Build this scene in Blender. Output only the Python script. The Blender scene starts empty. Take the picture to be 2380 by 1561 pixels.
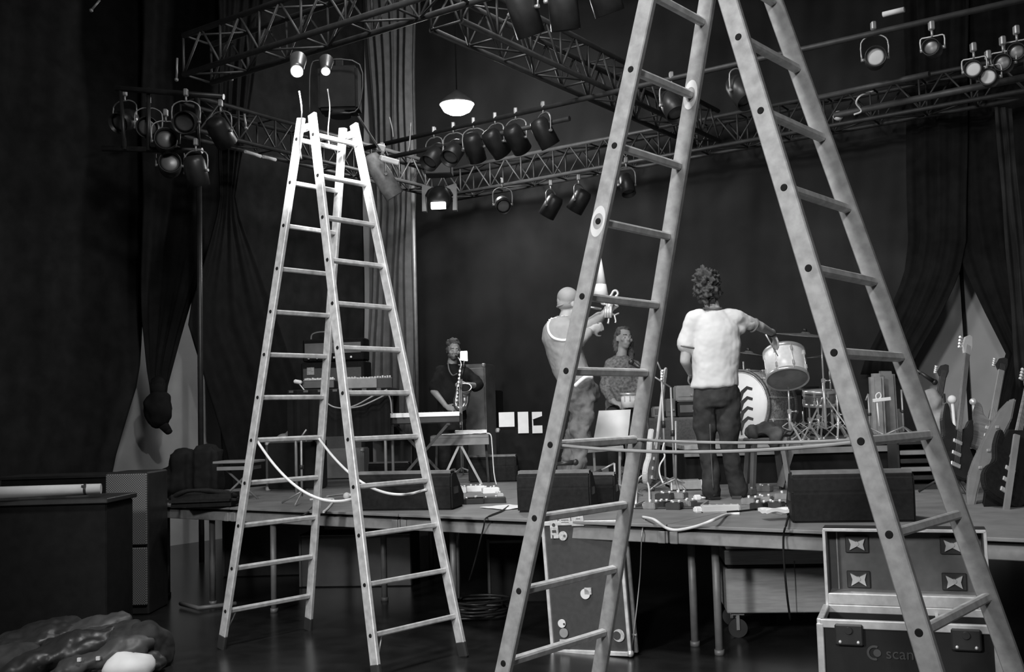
import bpy, bmesh, math, random
from mathutils import Vector, Matrix, Euler, noise
random.seed(7)
PI = math.pi
scn = bpy.context.scene
COL = scn.collection

# ------------------------------------------------------------------ camera
F, PIT, ROL, CH = 2469.1, 0.0739, -0.0289, 1.458
cp, sp, cr, sr = math.cos(PIT), math.sin(PIT), math.cos(ROL), math.sin(ROL)
CAM = Vector((0, 0, CH))
cd = bpy.data.cameras.new('camera'); cd.sensor_width = 36; cd.lens = F / 2380 * 36; cd.clip_end = 200
co = bpy.data.objects.new('camera', cd); COL.objects.link(co)
Rv = Vector((cr, -sp * sr, cp * sr)); Uv = Vector((-sr, -sp * cr, cp * cr)); Bv = Vector((0, -cp, -sp))
m3 = Matrix((Rv, Uv, Bv)).transposed()
co.matrix_world = Matrix.Translation(CAM) @ m3.to_4x4()
scn.camera = co

# ------------------------------------------------------------------ world, exposure
w = bpy.data.worlds.new('world'); scn.world = w; w.use_nodes = True
w.node_tree.nodes['Background'].inputs[0].default_value = (1, 1, 1, 1)
w.node_tree.nodes['Background'].inputs[1].default_value = 0.012
vs = scn.view_settings
vs.view_transform = 'Standard'; vs.look = 'None'; vs.gamma = 1; vs.use_curve_mapping = False
vs.exposure = 0.0

def area_light(name, loc, target, size, power, sy=None, spread=PI):
    l = bpy.data.lights.new(name, 'AREA'); l.energy = power; l.size = size; l.spread = spread
    if sy: l.shape = 'RECTANGLE'; l.size_y = sy
    o = bpy.data.objects.new(name, l); COL.objects.link(o); o.location = loc
    o.rotation_euler = (Vector(target) - Vector(loc)).to_track_quat('-Z', 'Y').to_euler()
    return o
def spot_light(name, loc, target, power, ang=60, blend=.5, rad=.1):
    l = bpy.data.lights.new(name, 'SPOT'); l.energy = power; l.spot_size = math.radians(ang); l.spot_blend = blend
    l.shadow_soft_size = rad
    o = bpy.data.objects.new(name, l); COL.objects.link(o); o.location = loc
    o.rotation_euler = (Vector(target) - Vector(loc)).to_track_quat('-Z', 'Y').to_euler()
    return o
# house lights of the hall, behind and to the left of the camera and above the stage; two spots are added fill
spot_light('house_light_left', (-6.2, -3.6, 4.5), (0.8, 7.4, 1.2), 2900, 43, 1.0, .45)
spot_light('added_fill_centre', (-1.8, -4.4, 4.9), (0.9, 7.6, 1.2), 1700, 44, 1.0, .45)  # unseen spot, added so the tom drum escapes the man's shadow
spot_light('house_light_near', (-1.7, 1.4, 4.6), (0.75, 3.6, 3.0), 110, 50, 1.0, .25)
spot_light('added_fill_board', (1.0, 4.7, 5.4), (1.35, 9.6, 1.3), 360, 56, 1.0, .2)  # unseen spot, added to brighten the white board and drums
area_light('house_light_high', (-0.6, 4.4, 6.2), (0.1, 5.8, 0.4), 0.8, 230)
area_light('house_light_stage', (-0.6, 8.0, 6.2), (1.0, 8.6, 0.8), 0.7, 75)

# ------------------------------------------------------------------ geometry of the place
C35, S35 = math.cos(math.radians(35)), math.sin(math.radians(35))
EA = Vector((C35, -S35, 0)); NB = Vector((S35, C35, 0))          # along the stage front, into the stage
O0 = Vector((-0.37, 7.06, 0)); DK = 0.80                        # deck height
YAW = -math.radians(35)
def S(a, b, z=0.0): return O0 + EA * a + NB * b + Vector((0, 0, z))
def ray(px, py):
    uu, vv = px - 1190.0, py - 780.5
    u = uu * cr + vv * sr; v = -uu * sr + vv * cr
    return Vector((u, F * cp + v * sp, F * sp - v * cp))
def at(px, py, Y):
    d = ray(px, py); return CAM + d * (Y / d.y)
def onz(px, py, z):
    d = ray(px, py); return CAM + d * ((z - CH) / d.z)
def onp(px, py, p, n):
    d = ray(px, py); return CAM + d * ((p - CAM).dot(n) / d.dot(n))

# ------------------------------------------------------------------ materials
MATS = {}
def mat(name, v, rough=.6, metal=0.0, var=.12, scale=14, bump=0.0, bscale=60, emit=0.0, spec=.5, kind='noise'):
    if name in MATS: return MATS[name]
    m = bpy.data.materials.new(name); m.use_nodes = True; nt = m.node_tree; N = nt.nodes; L = nt.links
    b = N['Principled BSDF']; b.inputs['Roughness'].default_value = rough; b.inputs['Metallic'].default_value = metal
    b.inputs['Specular IOR Level'].default_value = spec
    tc = N.new('ShaderNodeTexCoord')
    if kind == 'wood':
        mp = N.new('ShaderNodeMapping'); mp.inputs['Scale'].default_value = (1, 1, 9); L.new(tc.outputs['Object'], mp.inputs[0]); src = mp.outputs[0]
    else: src = tc.outputs['Object']
    t = N.new('ShaderNodeTexNoise'); t.inputs['Scale'].default_value = scale; t.inputs['Detail'].default_value = 5
    L.new(src, t.inputs['Vector'])
    r = N.new('ShaderNodeValToRGB'); lo, hi = v * (1 - var), min(1, v * (1 + var))
    r.color_ramp.elements[0].color = (lo, lo, lo, 1); r.color_ramp.elements[1].color = (hi, hi, hi, 1)
    r.color_ramp.elements[0].position = .3; r.color_ramp.elements[1].position = .7
    L.new(t.outputs['Fac'], r.inputs[0]); L.new(r.outputs[0], b.inputs['Base Color'])
    if kind == 'mesh':
        ck = N.new('ShaderNodeTexChecker'); ck.inputs['Scale'].default_value = 110
        L.new(tc.outputs['Object'], ck.inputs['Vector']); ck.inputs['Color1'].default_value = (v * 1.8, v * 1.8, v * 1.8, 1); ck.inputs['Color2'].default_value = (v * .25, v * .25, v * .25, 1)
        L.new(ck.outputs[0], b.inputs['Base Color'])
    if bump:
        t2 = N.new('ShaderNodeTexNoise'); t2.inputs['Scale'].default_value = bscale; t2.inputs['Detail'].default_value = 4
        L.new(src, t2.inputs['Vector'])
        bp = N.new('ShaderNodeBump'); bp.inputs['Strength'].default_value = bump; L.new(t2.outputs['Fac'], bp.inputs['Height'])
        L.new(bp.outputs[0], b.inputs['Normal'])
    if emit:
        b.inputs['Emission Color'].default_value = (1, 1, 1, 1); b.inputs['Emission Strength'].default_value = emit
    MATS[name] = m; return m
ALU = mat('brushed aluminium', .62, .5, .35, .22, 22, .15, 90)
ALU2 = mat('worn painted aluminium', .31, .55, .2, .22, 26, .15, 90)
STEEL = mat('galvanised steel tube', .38, .45, .5, .15)
CHROME = mat('polished chrome', .80, .28, .55, .08)
BLK = mat('matt black paint', .012, .75, 0, .2, spec=.12)
BLKM = mat('black metal housing', .03, .4, .2, .2)
TOLEX = mat('black textured covering', .014, .7, 0, .25, 40, .3, 220, spec=.15)
TRUSSM = mat('dull dark truss metal', .06, .55, .3, .2)
GRILL = mat('grey speaker grille', .10, .7, .1, .3, 180, .6, 260)
DRAPE = mat('black stage drape', .012, .95, 0, .25, 8, .3, 40, spec=.1)
BACKD = mat('lifted black backdrop', .030, .95, 0, .35, 1.2, .3, 40, spec=.1)  # drape black raised in colour in place of ambient light
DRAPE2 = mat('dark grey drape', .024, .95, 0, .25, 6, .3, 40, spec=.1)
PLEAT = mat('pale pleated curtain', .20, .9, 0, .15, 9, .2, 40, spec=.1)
FLOORM = mat('dark scuffed hall floor', .018, .24, 0, .35, 5, .12, 30)
WALLM = mat('grey painted wall', .40, .85, 0, .1, 3, .05)
CEILM = mat('dark ceiling', .035, .9, 0, .2, 2)
DECKT = mat('worn plywood deck', .19, .6, 0, .18, 6, .12, 60, kind='noise')
BEAM = mat('grey steel deck beam', .24, .55, .1, .15, 18)
LEGM = mat('grey steel leg', .20, .5, .2, .15)
WOOD = mat('pale plywood crate', .30, .65, 0, .14, 9, .2, 40, kind='wood')
WOODD = mat('varnished wood', .16, .4, 0, .3, 9, .1, 40, kind='wood')
WHITE = mat('white paper', .85, .8, 0, .04)
OFFW = mat('off white cloth', .72, .9, 0, .06, 12, .3, 30, spec=.2)
TSHIRT = mat('white cotton', .56, .9, 0, .05, 10, .35, 26, spec=.2)
GREYC = mat('mid grey cloth', .30, .9, 0, .15, 14, .4, 40, spec=.2)
JACK = mat('beige grey jacket', .34, .85, 0, .08, 14, .35, 30, spec=.2)
JEANS = mat('faded denim', .10, .9, 0, .35, 12, .5, 40, spec=.2)
JEANSD = mat('dark denim', .035, .9, 0, .45, 9, .5, 40, spec=.2)
BSHIRT = mat('black cotton shirt', .02, .9, 0, .3, 10, .4, 30, spec=.2)
KNIT = mat('mottled grey knit', .22, .95, 0, .5, 40, .6, 80, spec=.1)
SKIN = mat('skin', .42, .55, 0, .08, 20, .1, 120)
HAIRD = mat('dark curly hair', .03, .7, 0, .5, 40, .9, 90)
HAIRM = mat('brown hair', .09, .7, 0, .5, 40, .9, 90)
BRASS = mat('lacquered brass', .45, .28, .8, .25, 30)
SPARK = mat('white pearl drum wrap', .88, .3, 0, .06, 40)
HEADM = mat('white drum head', .9, .55, 0, .03)
RUBBER = mat('black rubber', .02, .8, 0, .2)
PALE = mat('pale lacquered body', .50, .35, 0, .08, 8)
GREYB = mat('grey vinyl cover', .20, .5, 0, .2, 8, .3, 40)
STICK = mat('printed sticker', .50, .6, 0, .3, 70)
INK = mat('dark print', .05, .6, 0, .1)
INKG = mat('grey print', .12, .6, 0, .2)
LAMPE = mat('glowing lamp face', .9, .4, 0, .02, emit=26)
LAMPS = mat('glowing small lamp', .9, .4, 0, .02, emit=14)
LAMPW = mat('glowing reading lamp', .9, .4, 0, .02, emit=7)
LENS = mat('dull glass lens', .10, .3, 0, .1)

# ------------------------------------------------------------------ mesh builder
def T(v): return Vector(v)
class MB:
    def __init__(s): s.bm = bmesh.new(); s.slots = []; s.cur = 0; s.M = Matrix.Identity(4)
    def _tag(s, geom_faces, smooth=False):
        for f in geom_faces: f.material_index = s.cur; f.smooth = smooth
    def _add(s, tmp, smooth=False, m=None):
        M = s.M @ (m if m is not None else Matrix.Identity(4))
        mp = {v: s.bm.verts.new(M @ v.co) for v in tmp.verts}
        for f in tmp.faces:
            try:
                n = s.bm.faces.new([mp[v] for v in f.verts]); n.material_index = s.cur; n.smooth = smooth
            except ValueError: pass
        tmp.free()
    def box(s, c, d, rot=None, bev=0.0, seg=1):
        t = bmesh.new(); bmesh.ops.create_cube(t, size=1)
        for v in t.verts: v.co = Vector((v.co.x * d[0], v.co.y * d[1], v.co.z * d[2]))
        if bev > 0: bmesh.ops.bevel(t, geom=t.edges[:], offset=min(bev, min(d) * .45), segments=seg, affect='EDGES')
        m = Matrix.Translation(Vector(c))
        if rot is not None: m = m @ (rot.to_4x4() if isinstance(rot, Matrix) else Euler(rot).to_matrix().to_4x4())
        s._add(t, False, m); return s
    def beam(s, p0, p1, wx, wy, up=(0, 0, 1), bev=0.0):
        p0, p1 = T(p0), T(p1); z = (p1 - p0); L = z.length; z.normalize(); u = T(up)
        x = u.cross(z)
        if x.length < 1e-4: x = Vector((1, 0, 0)).cross(z)
        x.normalize(); y = z.cross(x)
        return s.box((p0 + p1) / 2, (wx, wy, L), Matrix((x, y, z)).transposed(), bev)
    def cone(s, p0, p1, r0, r1=None, seg=16, caps=True, smooth=True):
        p0, p1 = T(p0), T(p1); r1 = r0 if r1 is None else r1
        z = (p1 - p0); L = z.length
        if L < 1e-6: return s
        t = bmesh.new(); bmesh.ops.create_cone(t, cap_ends=caps, segments=seg, radius1=max(r0, 1e-5), radius2=max(r1, 1e-5), depth=L)
        q = z.to_track_quat('Z', 'Y').to_matrix().to_4x4()
        for f in t.faces: f.smooth = smooth and len(f.verts) == 4
        M = s.M @ Matrix.Translation((p0 + p1) / 2) @ q
        mp = {v: s.bm.verts.new(M @ v.co) for v in t.verts}
        for f in t.faces:
            n = s.bm.faces.new([mp[v] for v in f.verts]); n.material_index = s.cur; n.smooth = f.smooth
        t.free(); return s
    def ball(s, c, r, sub=2, rot=None):
        t = bmesh.new(); bmesh.ops.create_icosphere(t, subdivisions=sub, radius=1)
        rr = (r, r, r) if isinstance(r, (int, float)) else r
        m = Matrix.Translation(T(c))
        if rot is not None: m = m @ (rot.to_4x4() if isinstance(rot, Matrix) else Euler(rot).to_matrix().to_4x4())
        m = m @ Matrix.Diagonal((rr[0], rr[1], rr[2], 1))
        s._add(t, True, m); return s
    def cap(s, p0, p1, r0, r1=None, seg=14):
        r1 = r0 if r1 is None else r1
        s.cone(p0, p1, r0, r1, seg); s.ball(p0, r0, 2); s.ball(p1, r1, 2); return s
    def tube(s, pts, r, seg=8, closed=False, sub=4):
        pts = [T(p) for p in pts]
        if sub > 1 and len(pts) > 2:
            out = []; n = len(pts); rng = n if closed else n - 1
            for i in range(rng):
                g = lambda k: pts[k % n] if closed else pts[max(0, min(n - 1, k))]
                a, b, c, d = g(i - 1), g(i), g(i + 1), g(i + 2)
                for j in range(sub):
                    t = j / sub
                    out.append(.5 * ((2 * b) + (c - a) * t + (2 * a - 5 * b + 4 * c - d) * t * t + (3 * b - a - 3 * c + d) * t ** 3))
            if not closed: out.append(pts[-1])
            pts = out
        n = len(pts); rings = []; x = None
        for i, p in enumerate(pts):
            d = (pts[(i + 1) % n] - pts[i - 1]) if closed else (pts[min(i + 1, n - 1)] - pts[max(i - 1, 0)])
            if d.length < 1e-7: d = Vector((0, 0, 1))
            d.normalize()
            if x is None: x = d.orthogonal().normalized()
            else:
                x = x - d * x.dot(d)
                x = x.normalized() if x.length > 1e-5 else d.orthogonal().normalized()
            y = d.cross(x); rr = r[i * len(r) // n] if isinstance(r, (list, tuple)) else r
            rings.append([s.bm.verts.new(s.M @ (p + x * math.cos(2 * PI * k / seg) * rr + y * math.sin(2 * PI * k / seg) * rr)) for k in range(seg)])
        m = n if closed else n - 1
        for i in range(m):
            A, B = rings[i], rings[(i + 1) % n]
            for k in range(seg):
                f = s.bm.faces.new((A[k], A[(k + 1) % seg], B[(k + 1) % seg], B[k])); f.smooth = True; f.material_index = s.cur
        if not closed:
            for R, rev in ((rings[0], True), (rings[-1], False)):
                f = s.bm.faces.new(R[::-1] if rev else R); f.material_index = s.cur
        return s
    def lathe(s, prof, seg=28, M=None):
        M = M if M is not None else Matrix.Identity(4); MM = s.M @ M
        rings = [[s.bm.verts.new(MM @ Vector((r * math.cos(2 * PI * k / seg), r * math.sin(2 * PI * k / seg), z))) for k in range(seg)] for r, z in prof]
        for A, B in zip(rings, rings[1:]):
            for k in range(seg):
                f = s.bm.faces.new((A[k], A[(k + 1) % seg], B[(k + 1) % seg], B[k])); f.smooth = True; f.material_index = s.cur
        for R, rev in ((rings[0], True), (rings[-1], False)):
            f = s.bm.faces.new(R[::-1] if rev else R); f.material_index = s.cur
        return s
    def prism(s, poly, h, M=None, bev=0.0):
        """poly in local xy, extruded along +z by h"""
        M = M if M is not None else Matrix.Identity(4)
        t = bmesh.new(); a = [t.verts.new((x, y, 0)) for x, y in poly]; b = [t.verts.new((x, y, h)) for x, y in poly]
        t.faces.new(a[::-1]); t.faces.new(b); n = len(a)
        for i in range(n): t.faces.new((a[i], a[(i + 1) % n], b[(i + 1) % n], b[i]))
        bmesh.ops.recalc_face_normals(t, faces=t.faces[:])
        if bev: bmesh.ops.bevel(t, geom=t.edges[:], offset=bev, segments=2, affect='EDGES')
        s._add(t, False, M); return s
    def loft(s, rings, seg=20):
        """rings: (center, rx, ry[, rotation matrix])"""
        R = []
        for q in rings:
            c, rx, ry = T(q[0]), q[1], q[2]; rm = q[3] if len(q) > 3 else Matrix.Identity(3)
            R.append([s.bm.verts.new(s.M @ (c + rm @ Vector((rx * math.cos(2 * PI * k / seg), ry * math.sin(2 * PI * k / seg), 0)))) for k in range(seg)])
        for A, B in zip(R, R[1:]):
            for k in range(seg):
                f = s.bm.faces.new((A[k], A[(k + 1) % seg], B[(k + 1) % seg], B[k])); f.smooth = True; f.material_index = s.cur
        for Q, rev in ((R[0], True), (R[-1], False)):
            s.bm.faces.new(Q[::-1] if rev else Q).material_index = s.cur
        return s
    def jitter(s, amp, sc, seed=0):
        s.bm.normal_update()
        for v in s.bm.verts:
            n = v.normal; v.co += n * amp * noise.fractal(v.co * sc + Vector((seed, seed * 2, 0)), 1.0, 2.0, 3)
        return s
    def build(s, name, m, parent=None, rec=True):
        me = bpy.data.meshes.new(name)
        if rec: bmesh.ops.recalc_face_normals(s.bm, faces=s.bm.faces[:])
        s.bm.to_mesh(me); s.bm.free()
        for q in (m if isinstance(m, (list, tuple)) else [m]): me.materials.append(q)
        o = bpy.data.objects.new(name, me); COL.objects.link(o)
        if parent is not None: o.parent = parent
        return o

def tag(o, label, cat, group=None, kind=None):
    o['label'] = label; o['category'] = cat
    if group: o['group'] = group
    if kind: o['kind'] = kind
    return o
def thing(name, loc, rz=0, label='', cat='', group=None):
    o = bpy.data.objects.new(name, None); COL.objects.link(o); o.location = loc; o.rotation_euler = (0, 0, rz)
    o.empty_display_size = .1
    return tag(o, label, cat, group)
def struct(o): o['kind'] = 'structure'; return o
def copy_tree(o, parent=None):
    c = o.copy(); COL.objects.link(c)
    if parent is not None: c.parent = parent
    for ch in list(o.children): copy_tree(ch, c)
    return c
def remeshed(mb, voxel, name, m, parent=None, smooth=4, amp=0, sc=10, seed=0):
    me = bpy.data.meshes.new('t'); bmesh.ops.recalc_face_normals(mb.bm, faces=mb.bm.faces[:]); mb.bm.to_mesh(me); mb.bm.free()
    o = bpy.data.objects.new('t', me); COL.objects.link(o)
    r = o.modifiers.new('r', 'REMESH'); r.mode = 'VOXEL'; r.voxel_size = voxel
    sm = o.modifiers.new('s', 'SMOOTH'); sm.factor = .5; sm.iterations = smooth
    dg = bpy.context.evaluated_depsgraph_get(); dg.update()
    nm = bpy.data.meshes.new_from_object(o.evaluated_get(dg)); nm.name = name
    bpy.data.objects.remove(o); bpy.data.meshes.remove(me)
    if amp:
        nm.update(); ns = [v.normal.copy() for v in nm.vertices]
        for v, n in zip(nm.vertices, ns): v.co += n * amp * noise.fractal(v.co * sc + Vector((seed, 0, seed)), 1.0, 2.0, 4)
    for p in nm.polygons: p.use_smooth = True
    nm.materials.clear(); nm.materials.append(m)
    ob = bpy.data.objects.new(name, nm); COL.objects.link(ob)
    if parent is not None: ob.parent = parent
    return ob
def empty_relative(root): return lambda p: T(p) - root.location

# ================================================================== room shell
fl = MB(); fl.box((0, 9, -.05), (34, 34, .1)); struct(fl.build('floor', FLOORM))
CZ = 8.2
b = MB(); b.box((0, 9, CZ + .05), (34, 34, .1)); struct(b.build('ceiling', CEILM))
def wall(name, a0, b0, a1, b1, th=.15):
    p0, p1 = S(a0, b0), S(a1, b1); q = MB(); d = (p1 - p0); c = (p0 + p1) / 2
    q.box((c.x, c.y, CZ / 2), (d.length, th, CZ), (0, 0, math.atan2(d.y, d.x)))
    return struct(q.build(name, WALLM))
wall('wall_left', -6.6, -12, -6.6, 7.2)
wall('wall_back', -6.6, 7.2, 9.0, 7.2)
wall('wall_right', 9.0, -12, 9.0, 7.2)

# ------------------------------------------------------------------ drapes
def drape(name, edges, plane_p, plane_n, m, label, amp=.05, folds=9, cols=60, thick=.012, lean=0.0, cat='curtain', group=None, rows=26):
    """edges: list of (y, xleft, xright) pixel keys from the top down, laid on a real vertical plane"""
    def lerp(y):
        for (y0, l0, r0), (y1, l1, r1) in zip(edges, edges[1:]):
            if y0 <= y <= y1:
                t = (y - y0) / (y1 - y0); return l0 + (l1 - l0) * t, r0 + (r1 - r0) * t
        return edges[-1][1], edges[-1][2]
    y0, y1 = edges[0][0], edges[-1][0]; n = T(plane_n).normalized()
    q = MB(); F_ = []; Bk = []
    for i in range(rows + 1):
        y = y0 + (y1 - y0) * i / rows; l, r = lerp(y); ra = []; rb = []
        for j in range(cols + 1):
            t = j / cols; p = onp(l + (r - l) * t, y, T(plane_p), n)
            ph = t * folds * 2 * PI
            d = amp * (math.sin(ph) + .4 * math.sin(ph * 2.3 + 1.3 + i * .05)) + .02 * math.sin(i * .6 + t * 5)
            ra.append(q.bm.verts.new(p + n * d)); rb.append(q.bm.verts.new(p + n * (d - thick)))
        F_.append(ra); Bk.append(rb)
    def fc(*v):
        f = q.bm.faces.new(v); f.smooth = True
    for i in range(rows):
        for j in range(cols):
            fc(F_[i][j], F_[i][j + 1], F_[i + 1][j + 1], F_[i + 1][j]); fc(Bk[i][j], Bk[i + 1][j], Bk[i + 1][j + 1], Bk[i][j + 1])
        fc(F_[i][0], F_[i + 1][0], Bk[i + 1][0], Bk[i][0]); fc(F_[i][cols], Bk[i][cols], Bk[i + 1][cols], F_[i + 1][cols])
    for j in range(cols):
        fc(F_[0][j], Bk[0][j], Bk[0][j + 1], F_[0][j + 1]); fc(F_[rows][j], F_[rows][j + 1], Bk[rows][j + 1], Bk[rows][j])
    o = q.build(name, m); return tag(o, label, cat, group)
nl = -EA * -1.0     # normal of planes a = const, facing the stage
# left side drapes, on vertical planes parallel to the left wall
drape('stage_drape', [(-40, -60, 420), (700, -60, 330), (880, -60, 322), (1090, -60, 262), (1318, -60, 235)], S(-6.1, 0), EA, DRAPE2,
      'dark side drape hanging behind the black counter at far left, in long soft folds', .02, 3, 70)
drape('stage_drape', [(-40, 330, 560), (480, 330, 515), (740, 330, 436), (850, 338, 402), (905, 348, 386), (935, 352, 384)], S(-5.75, 0), EA, DRAPE,
      'black side drape gathered and tied into a hanging knot', .012, 4, 50)
drape('stage_drape', [(-40, 505, 620), (470, 512, 548), (740, 434, 640), (850, 470, 680), (950, 500, 720), (1070, 532, 730), (1250, 555, 740)], S(-5.4, 0), EA, DRAPE,
      'black side drape spreading into a wide wedge behind the left stepladder', .015, 4, 60)
drape('stage_drape', [(-40, 430, 846), (600, 500, 846), (1225, 520, 846)], S(-6.35, 0), EA, DRAPE2,
      'dark grey side drape behind the guitar amplifier stack', .015, 5, 80)
# knot of the tied drape
kr = onp(368, 950, S(-5.7, 0), EA)
k = MB(); sc_ = kr.y / F
k.ball((0, 0, 0), (sc_ * 33, sc_ * 30, sc_ * 44), 4); k.cap((sc_ * 5, 0, -sc_ * 28), (sc_ * 24, -.02, -sc_ * 52), sc_ * 13, sc_ * 10)
k.cap((0, 0, sc_ * 20), (0, 0, sc_ * 60), sc_ * 14, sc_ * 18)
k.jitter(.02, 9); ko = k.build('drape_knot', DRAPE); ko.location = kr
tag(ko, 'round black knot at the end of the tied side drape', 'drape knot')
# pale pleats at the rear corner
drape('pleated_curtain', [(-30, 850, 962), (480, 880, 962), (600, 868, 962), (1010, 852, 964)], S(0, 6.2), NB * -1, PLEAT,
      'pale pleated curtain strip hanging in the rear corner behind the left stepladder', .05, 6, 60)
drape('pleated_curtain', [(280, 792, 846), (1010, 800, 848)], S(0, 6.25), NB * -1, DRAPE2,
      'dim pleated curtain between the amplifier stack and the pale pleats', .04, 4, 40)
drape('backdrop_curtain', [(-30, 958, 2170), (600, 960, 2120), (840, 960, 2126), (1160, 960, 2140)], S(0, 6.5), NB * -1, BACKD,
      'wide black backdrop curtain across the rear of the stage behind the band', .012, 11, 200)
drape('stage_drape', [(-30, 2150, 2420), (500, 2206, 2420), (620, 2240, 2420), (720, 2286, 2420), (828, 2340, 2440), (880, 2318, 2440), (1000, 2290, 2440), (1200, 2280, 2440)], S(0, 6.36), NB * -1, DRAPE,
      'black drape hanging at the right behind the guitars, cut away to a point', .015, 4, 70)
drape('stage_drape', [(-30, 2100, 2252), (560, 2110, 2246), (640, 2100, 2228), (740, 2060, 2180), (838, 2010, 2124), (870, 2000, 2140)], S(0, 6.3), NB * -1, DRAPE,
      'black drape swept to the left of the pale wall opening at right', .012, 4, 50)
drape('stage_drape', [(250, 2312, 2350), (430, 2326, 2366), (700, 2348, 2392), (900, 2362, 2420)], S(0, 4.2), NB * -1, DRAPE2,
      'narrow grey drape leaning at the far right edge', .02, 2, 20)
# seam of the wall panels visible in the opening
b = MB(); p0 = onp(2233, 610, S(0, 7.09), NB); p1 = onp(2240, 980, S(0, 7.09), NB); b.beam((p0.x, p0.y, 0.01), (p0.x, p0.y, CZ - .01), .035, .03)
struct(b.build('trim_1', BLK))
# ================================================================== stage platforms
def platform(a0, a1, b0, b1, label, legs, grp='stage platforms'):
    r = thing('stage_platform', S((a0 + a1) / 2, (b0 + b1) / 2, 0), YAW, label, 'stage platform', grp)
    W, D = a1 - a0, b1 - b0
    q = MB(); q.box((0, 0, DK - .0095), (W - .006, D - .006, .019), bev=.003); q.build('deck_panel', DECKT, r)
    q = MB()
    for sy in (-1, 1): q.box((0, sy * (D / 2 - .045), DK - .075), (W - .01, .05, .07), bev=.004)
    for sx in (-1, 1): q.box((sx * (W / 2 - .04), 0, DK - .075), (.05, D - .01, .07), bev=.004)
    q.build('deck_frame', BEAM, r)
    q = MB()
    for sy in (-1, 1): q.box((0, sy * (D / 2 - .06), DK - .03), (W - .08, .03, .022))
    q.build('gap_shade_strip', BLK, r)  # black strip put in as the shade between panel and frame
    for la, lb in legs:
        q = MB(); q.cone((la - (a0 + a1) / 2, lb - (b0 + b1) / 2, .012), (la - (a0 + a1) / 2, lb - (b0 + b1) / 2, DK - .11), .024, seg=14)
        q.cone((la - (a0 + a1) / 2, lb - (b0 + b1) / 2, 0), (la - (a0 + a1) / 2, lb - (b0 + b1) / 2, .03), .03, seg=14)
        q.build('leg', LEGM, r)
    return r
platform(-4.1, -2.3, 0, 2, 'left end stage platform carrying the black bag', [(-4.0, .14), (-3.38, .24), (-2.67, .14), (-4, 1.9), (-2.4, 1.9)])
platform(-2.3, -.55, 0, 2, 'stage platform behind the left stepladder with a floor monitor on it', [(-1.95, .14), (-1.5, .9), (-.62, .73), (-1.95, 1.8), (-.7, 1.8)])
platform(-.55, 1.5, 0, 2, 'stage platform between the stepladders with pedals and a monitor', [(-.47, .5), (1.39, .54), (-.4, 1.8), (1.4, 1.8)])
platform(1.5, 3.9, 0, 2, 'right hand stage platform above the open flight case', [(1.62, .39), (3.7, .3), (1.6, 1.8), (3.7, 1.8)])
platform(-4.1, 5.0, 2, 5.8, 'rear stage platform under the drums and amplifiers', [(-4, 2.1), (-2, 2.1), (0, 2.1), (2, 2.1), (4.8, 2.1), (-4, 5.6), (4.8, 5.6)])
# low floor rail between the left legs
b = MB(); p0 = onz(420, 1402, .03); p1 = onz(462, 1413, .03); p2 = onz(548, 1402, .03)
b.tube([p0, p1, p2], .018, 8, sub=1); o = b.build('floor_rail', LEGM); tag(o, 'thin metal rail lying on the floor by the left platform legs', 'rail')

# ================================================================== stepladders
def ladder(prm, z0, nA, nB, label, topA, topB, alu, firstA=1, firstB=1, extras=None):
    cx, cy, yaw, Bs, Tt, wb, wt, s0A, s0B, lean = prm
    a = math.asin((Bs - Tt) / 3.6)
    base = Vector((cx, cy, 0)); r = thing('stepladder', base, 0, label, 'stepladder')
    def P(half, side, i, off=0.0):
        sg = -1 if half == 'A' else 1
        s = (s0A if half == 'A' else s0B) + .28 * (i - 1)
        v = sg * (Bs - s * math.sin(a)) + lean * s; z = s * math.cos(a) + z0
        w = wb + (wt - wb) * (i - 1) / 11.; u = (-w if side == 0 else w) + off
        return Vector((u * math.cos(yaw) + v * math.sin(yaw), u * math.sin(yaw) - v * math.cos(yaw), z))
    U = Vector((math.cos(yaw), math.sin(yaw), 0))
    for half, n, top, first, s0 in (('A', nA, topA, firstA, s0A), ('B', nB, topB, firstB, s0B)):
        ifoot = 1 + ((-z0) / math.cos(a) - s0) / .28
        for side in (0, 1):
            q = MB(); p0, p1 = P(half, side, ifoot + .12), P(half, side, top)
            d = (p1 - p0).normalized(); y = U; x = d.cross(U).normalized() * -1
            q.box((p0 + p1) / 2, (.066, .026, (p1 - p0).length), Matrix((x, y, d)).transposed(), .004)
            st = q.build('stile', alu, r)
            q = MB(); pf = P(half, side, ifoot + .02); q.box((pf + d * .04), (.074, .034, .10), Matrix((x, y, d)).transposed(), .01)
            q.build('rubber_foot', RUBBER, st)
        for i in range(first, n + 1):
            q = MB(); p0, p1 = P(half, 0, i, .012), P(half, 1, i, -.012); d = (p1 - p0).normalized()
            slope = (P(half, 0, i + 1) - P(half, 0, i)).normalized(); slope = (slope - d * slope.dot(d)).normalized()
            x = slope.cross(d)
            q.box((p0 + p1) / 2, (.030, .030, (p1 - p0).length), Matrix((x, slope, d)).transposed(), .006)
            q.cur = 1
            for sd, sgn in ((0, -1), (1, 1)):
                e = P(half, sd, i); q.cone(e + U * sgn * .012, e + U * sgn * .0165, .013, .010, 14)
            q.build('rung', [ALU, BLK], r)  # nearer ladder's rungs coloured brighter than its stiles, standing in for overhead light
    # hinge plates and straps
    for sd in (0, 1):
        q = MB(); pa, pb = P('A', sd, topA - .25), P('B', sd, topB - .25); off = U * (.018 if sd == 0 else -.018)
        q.beam(pa + off, pb + off, .05, .008, up=U); q.cone((pa + pb) / 2 + off - U * .02, (pa + pb) / 2 + off + U * .02, .02, seg=16)
        q.build('hinge', STEEL, r)
    if extras: extras(r, P, U)
    return r
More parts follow.
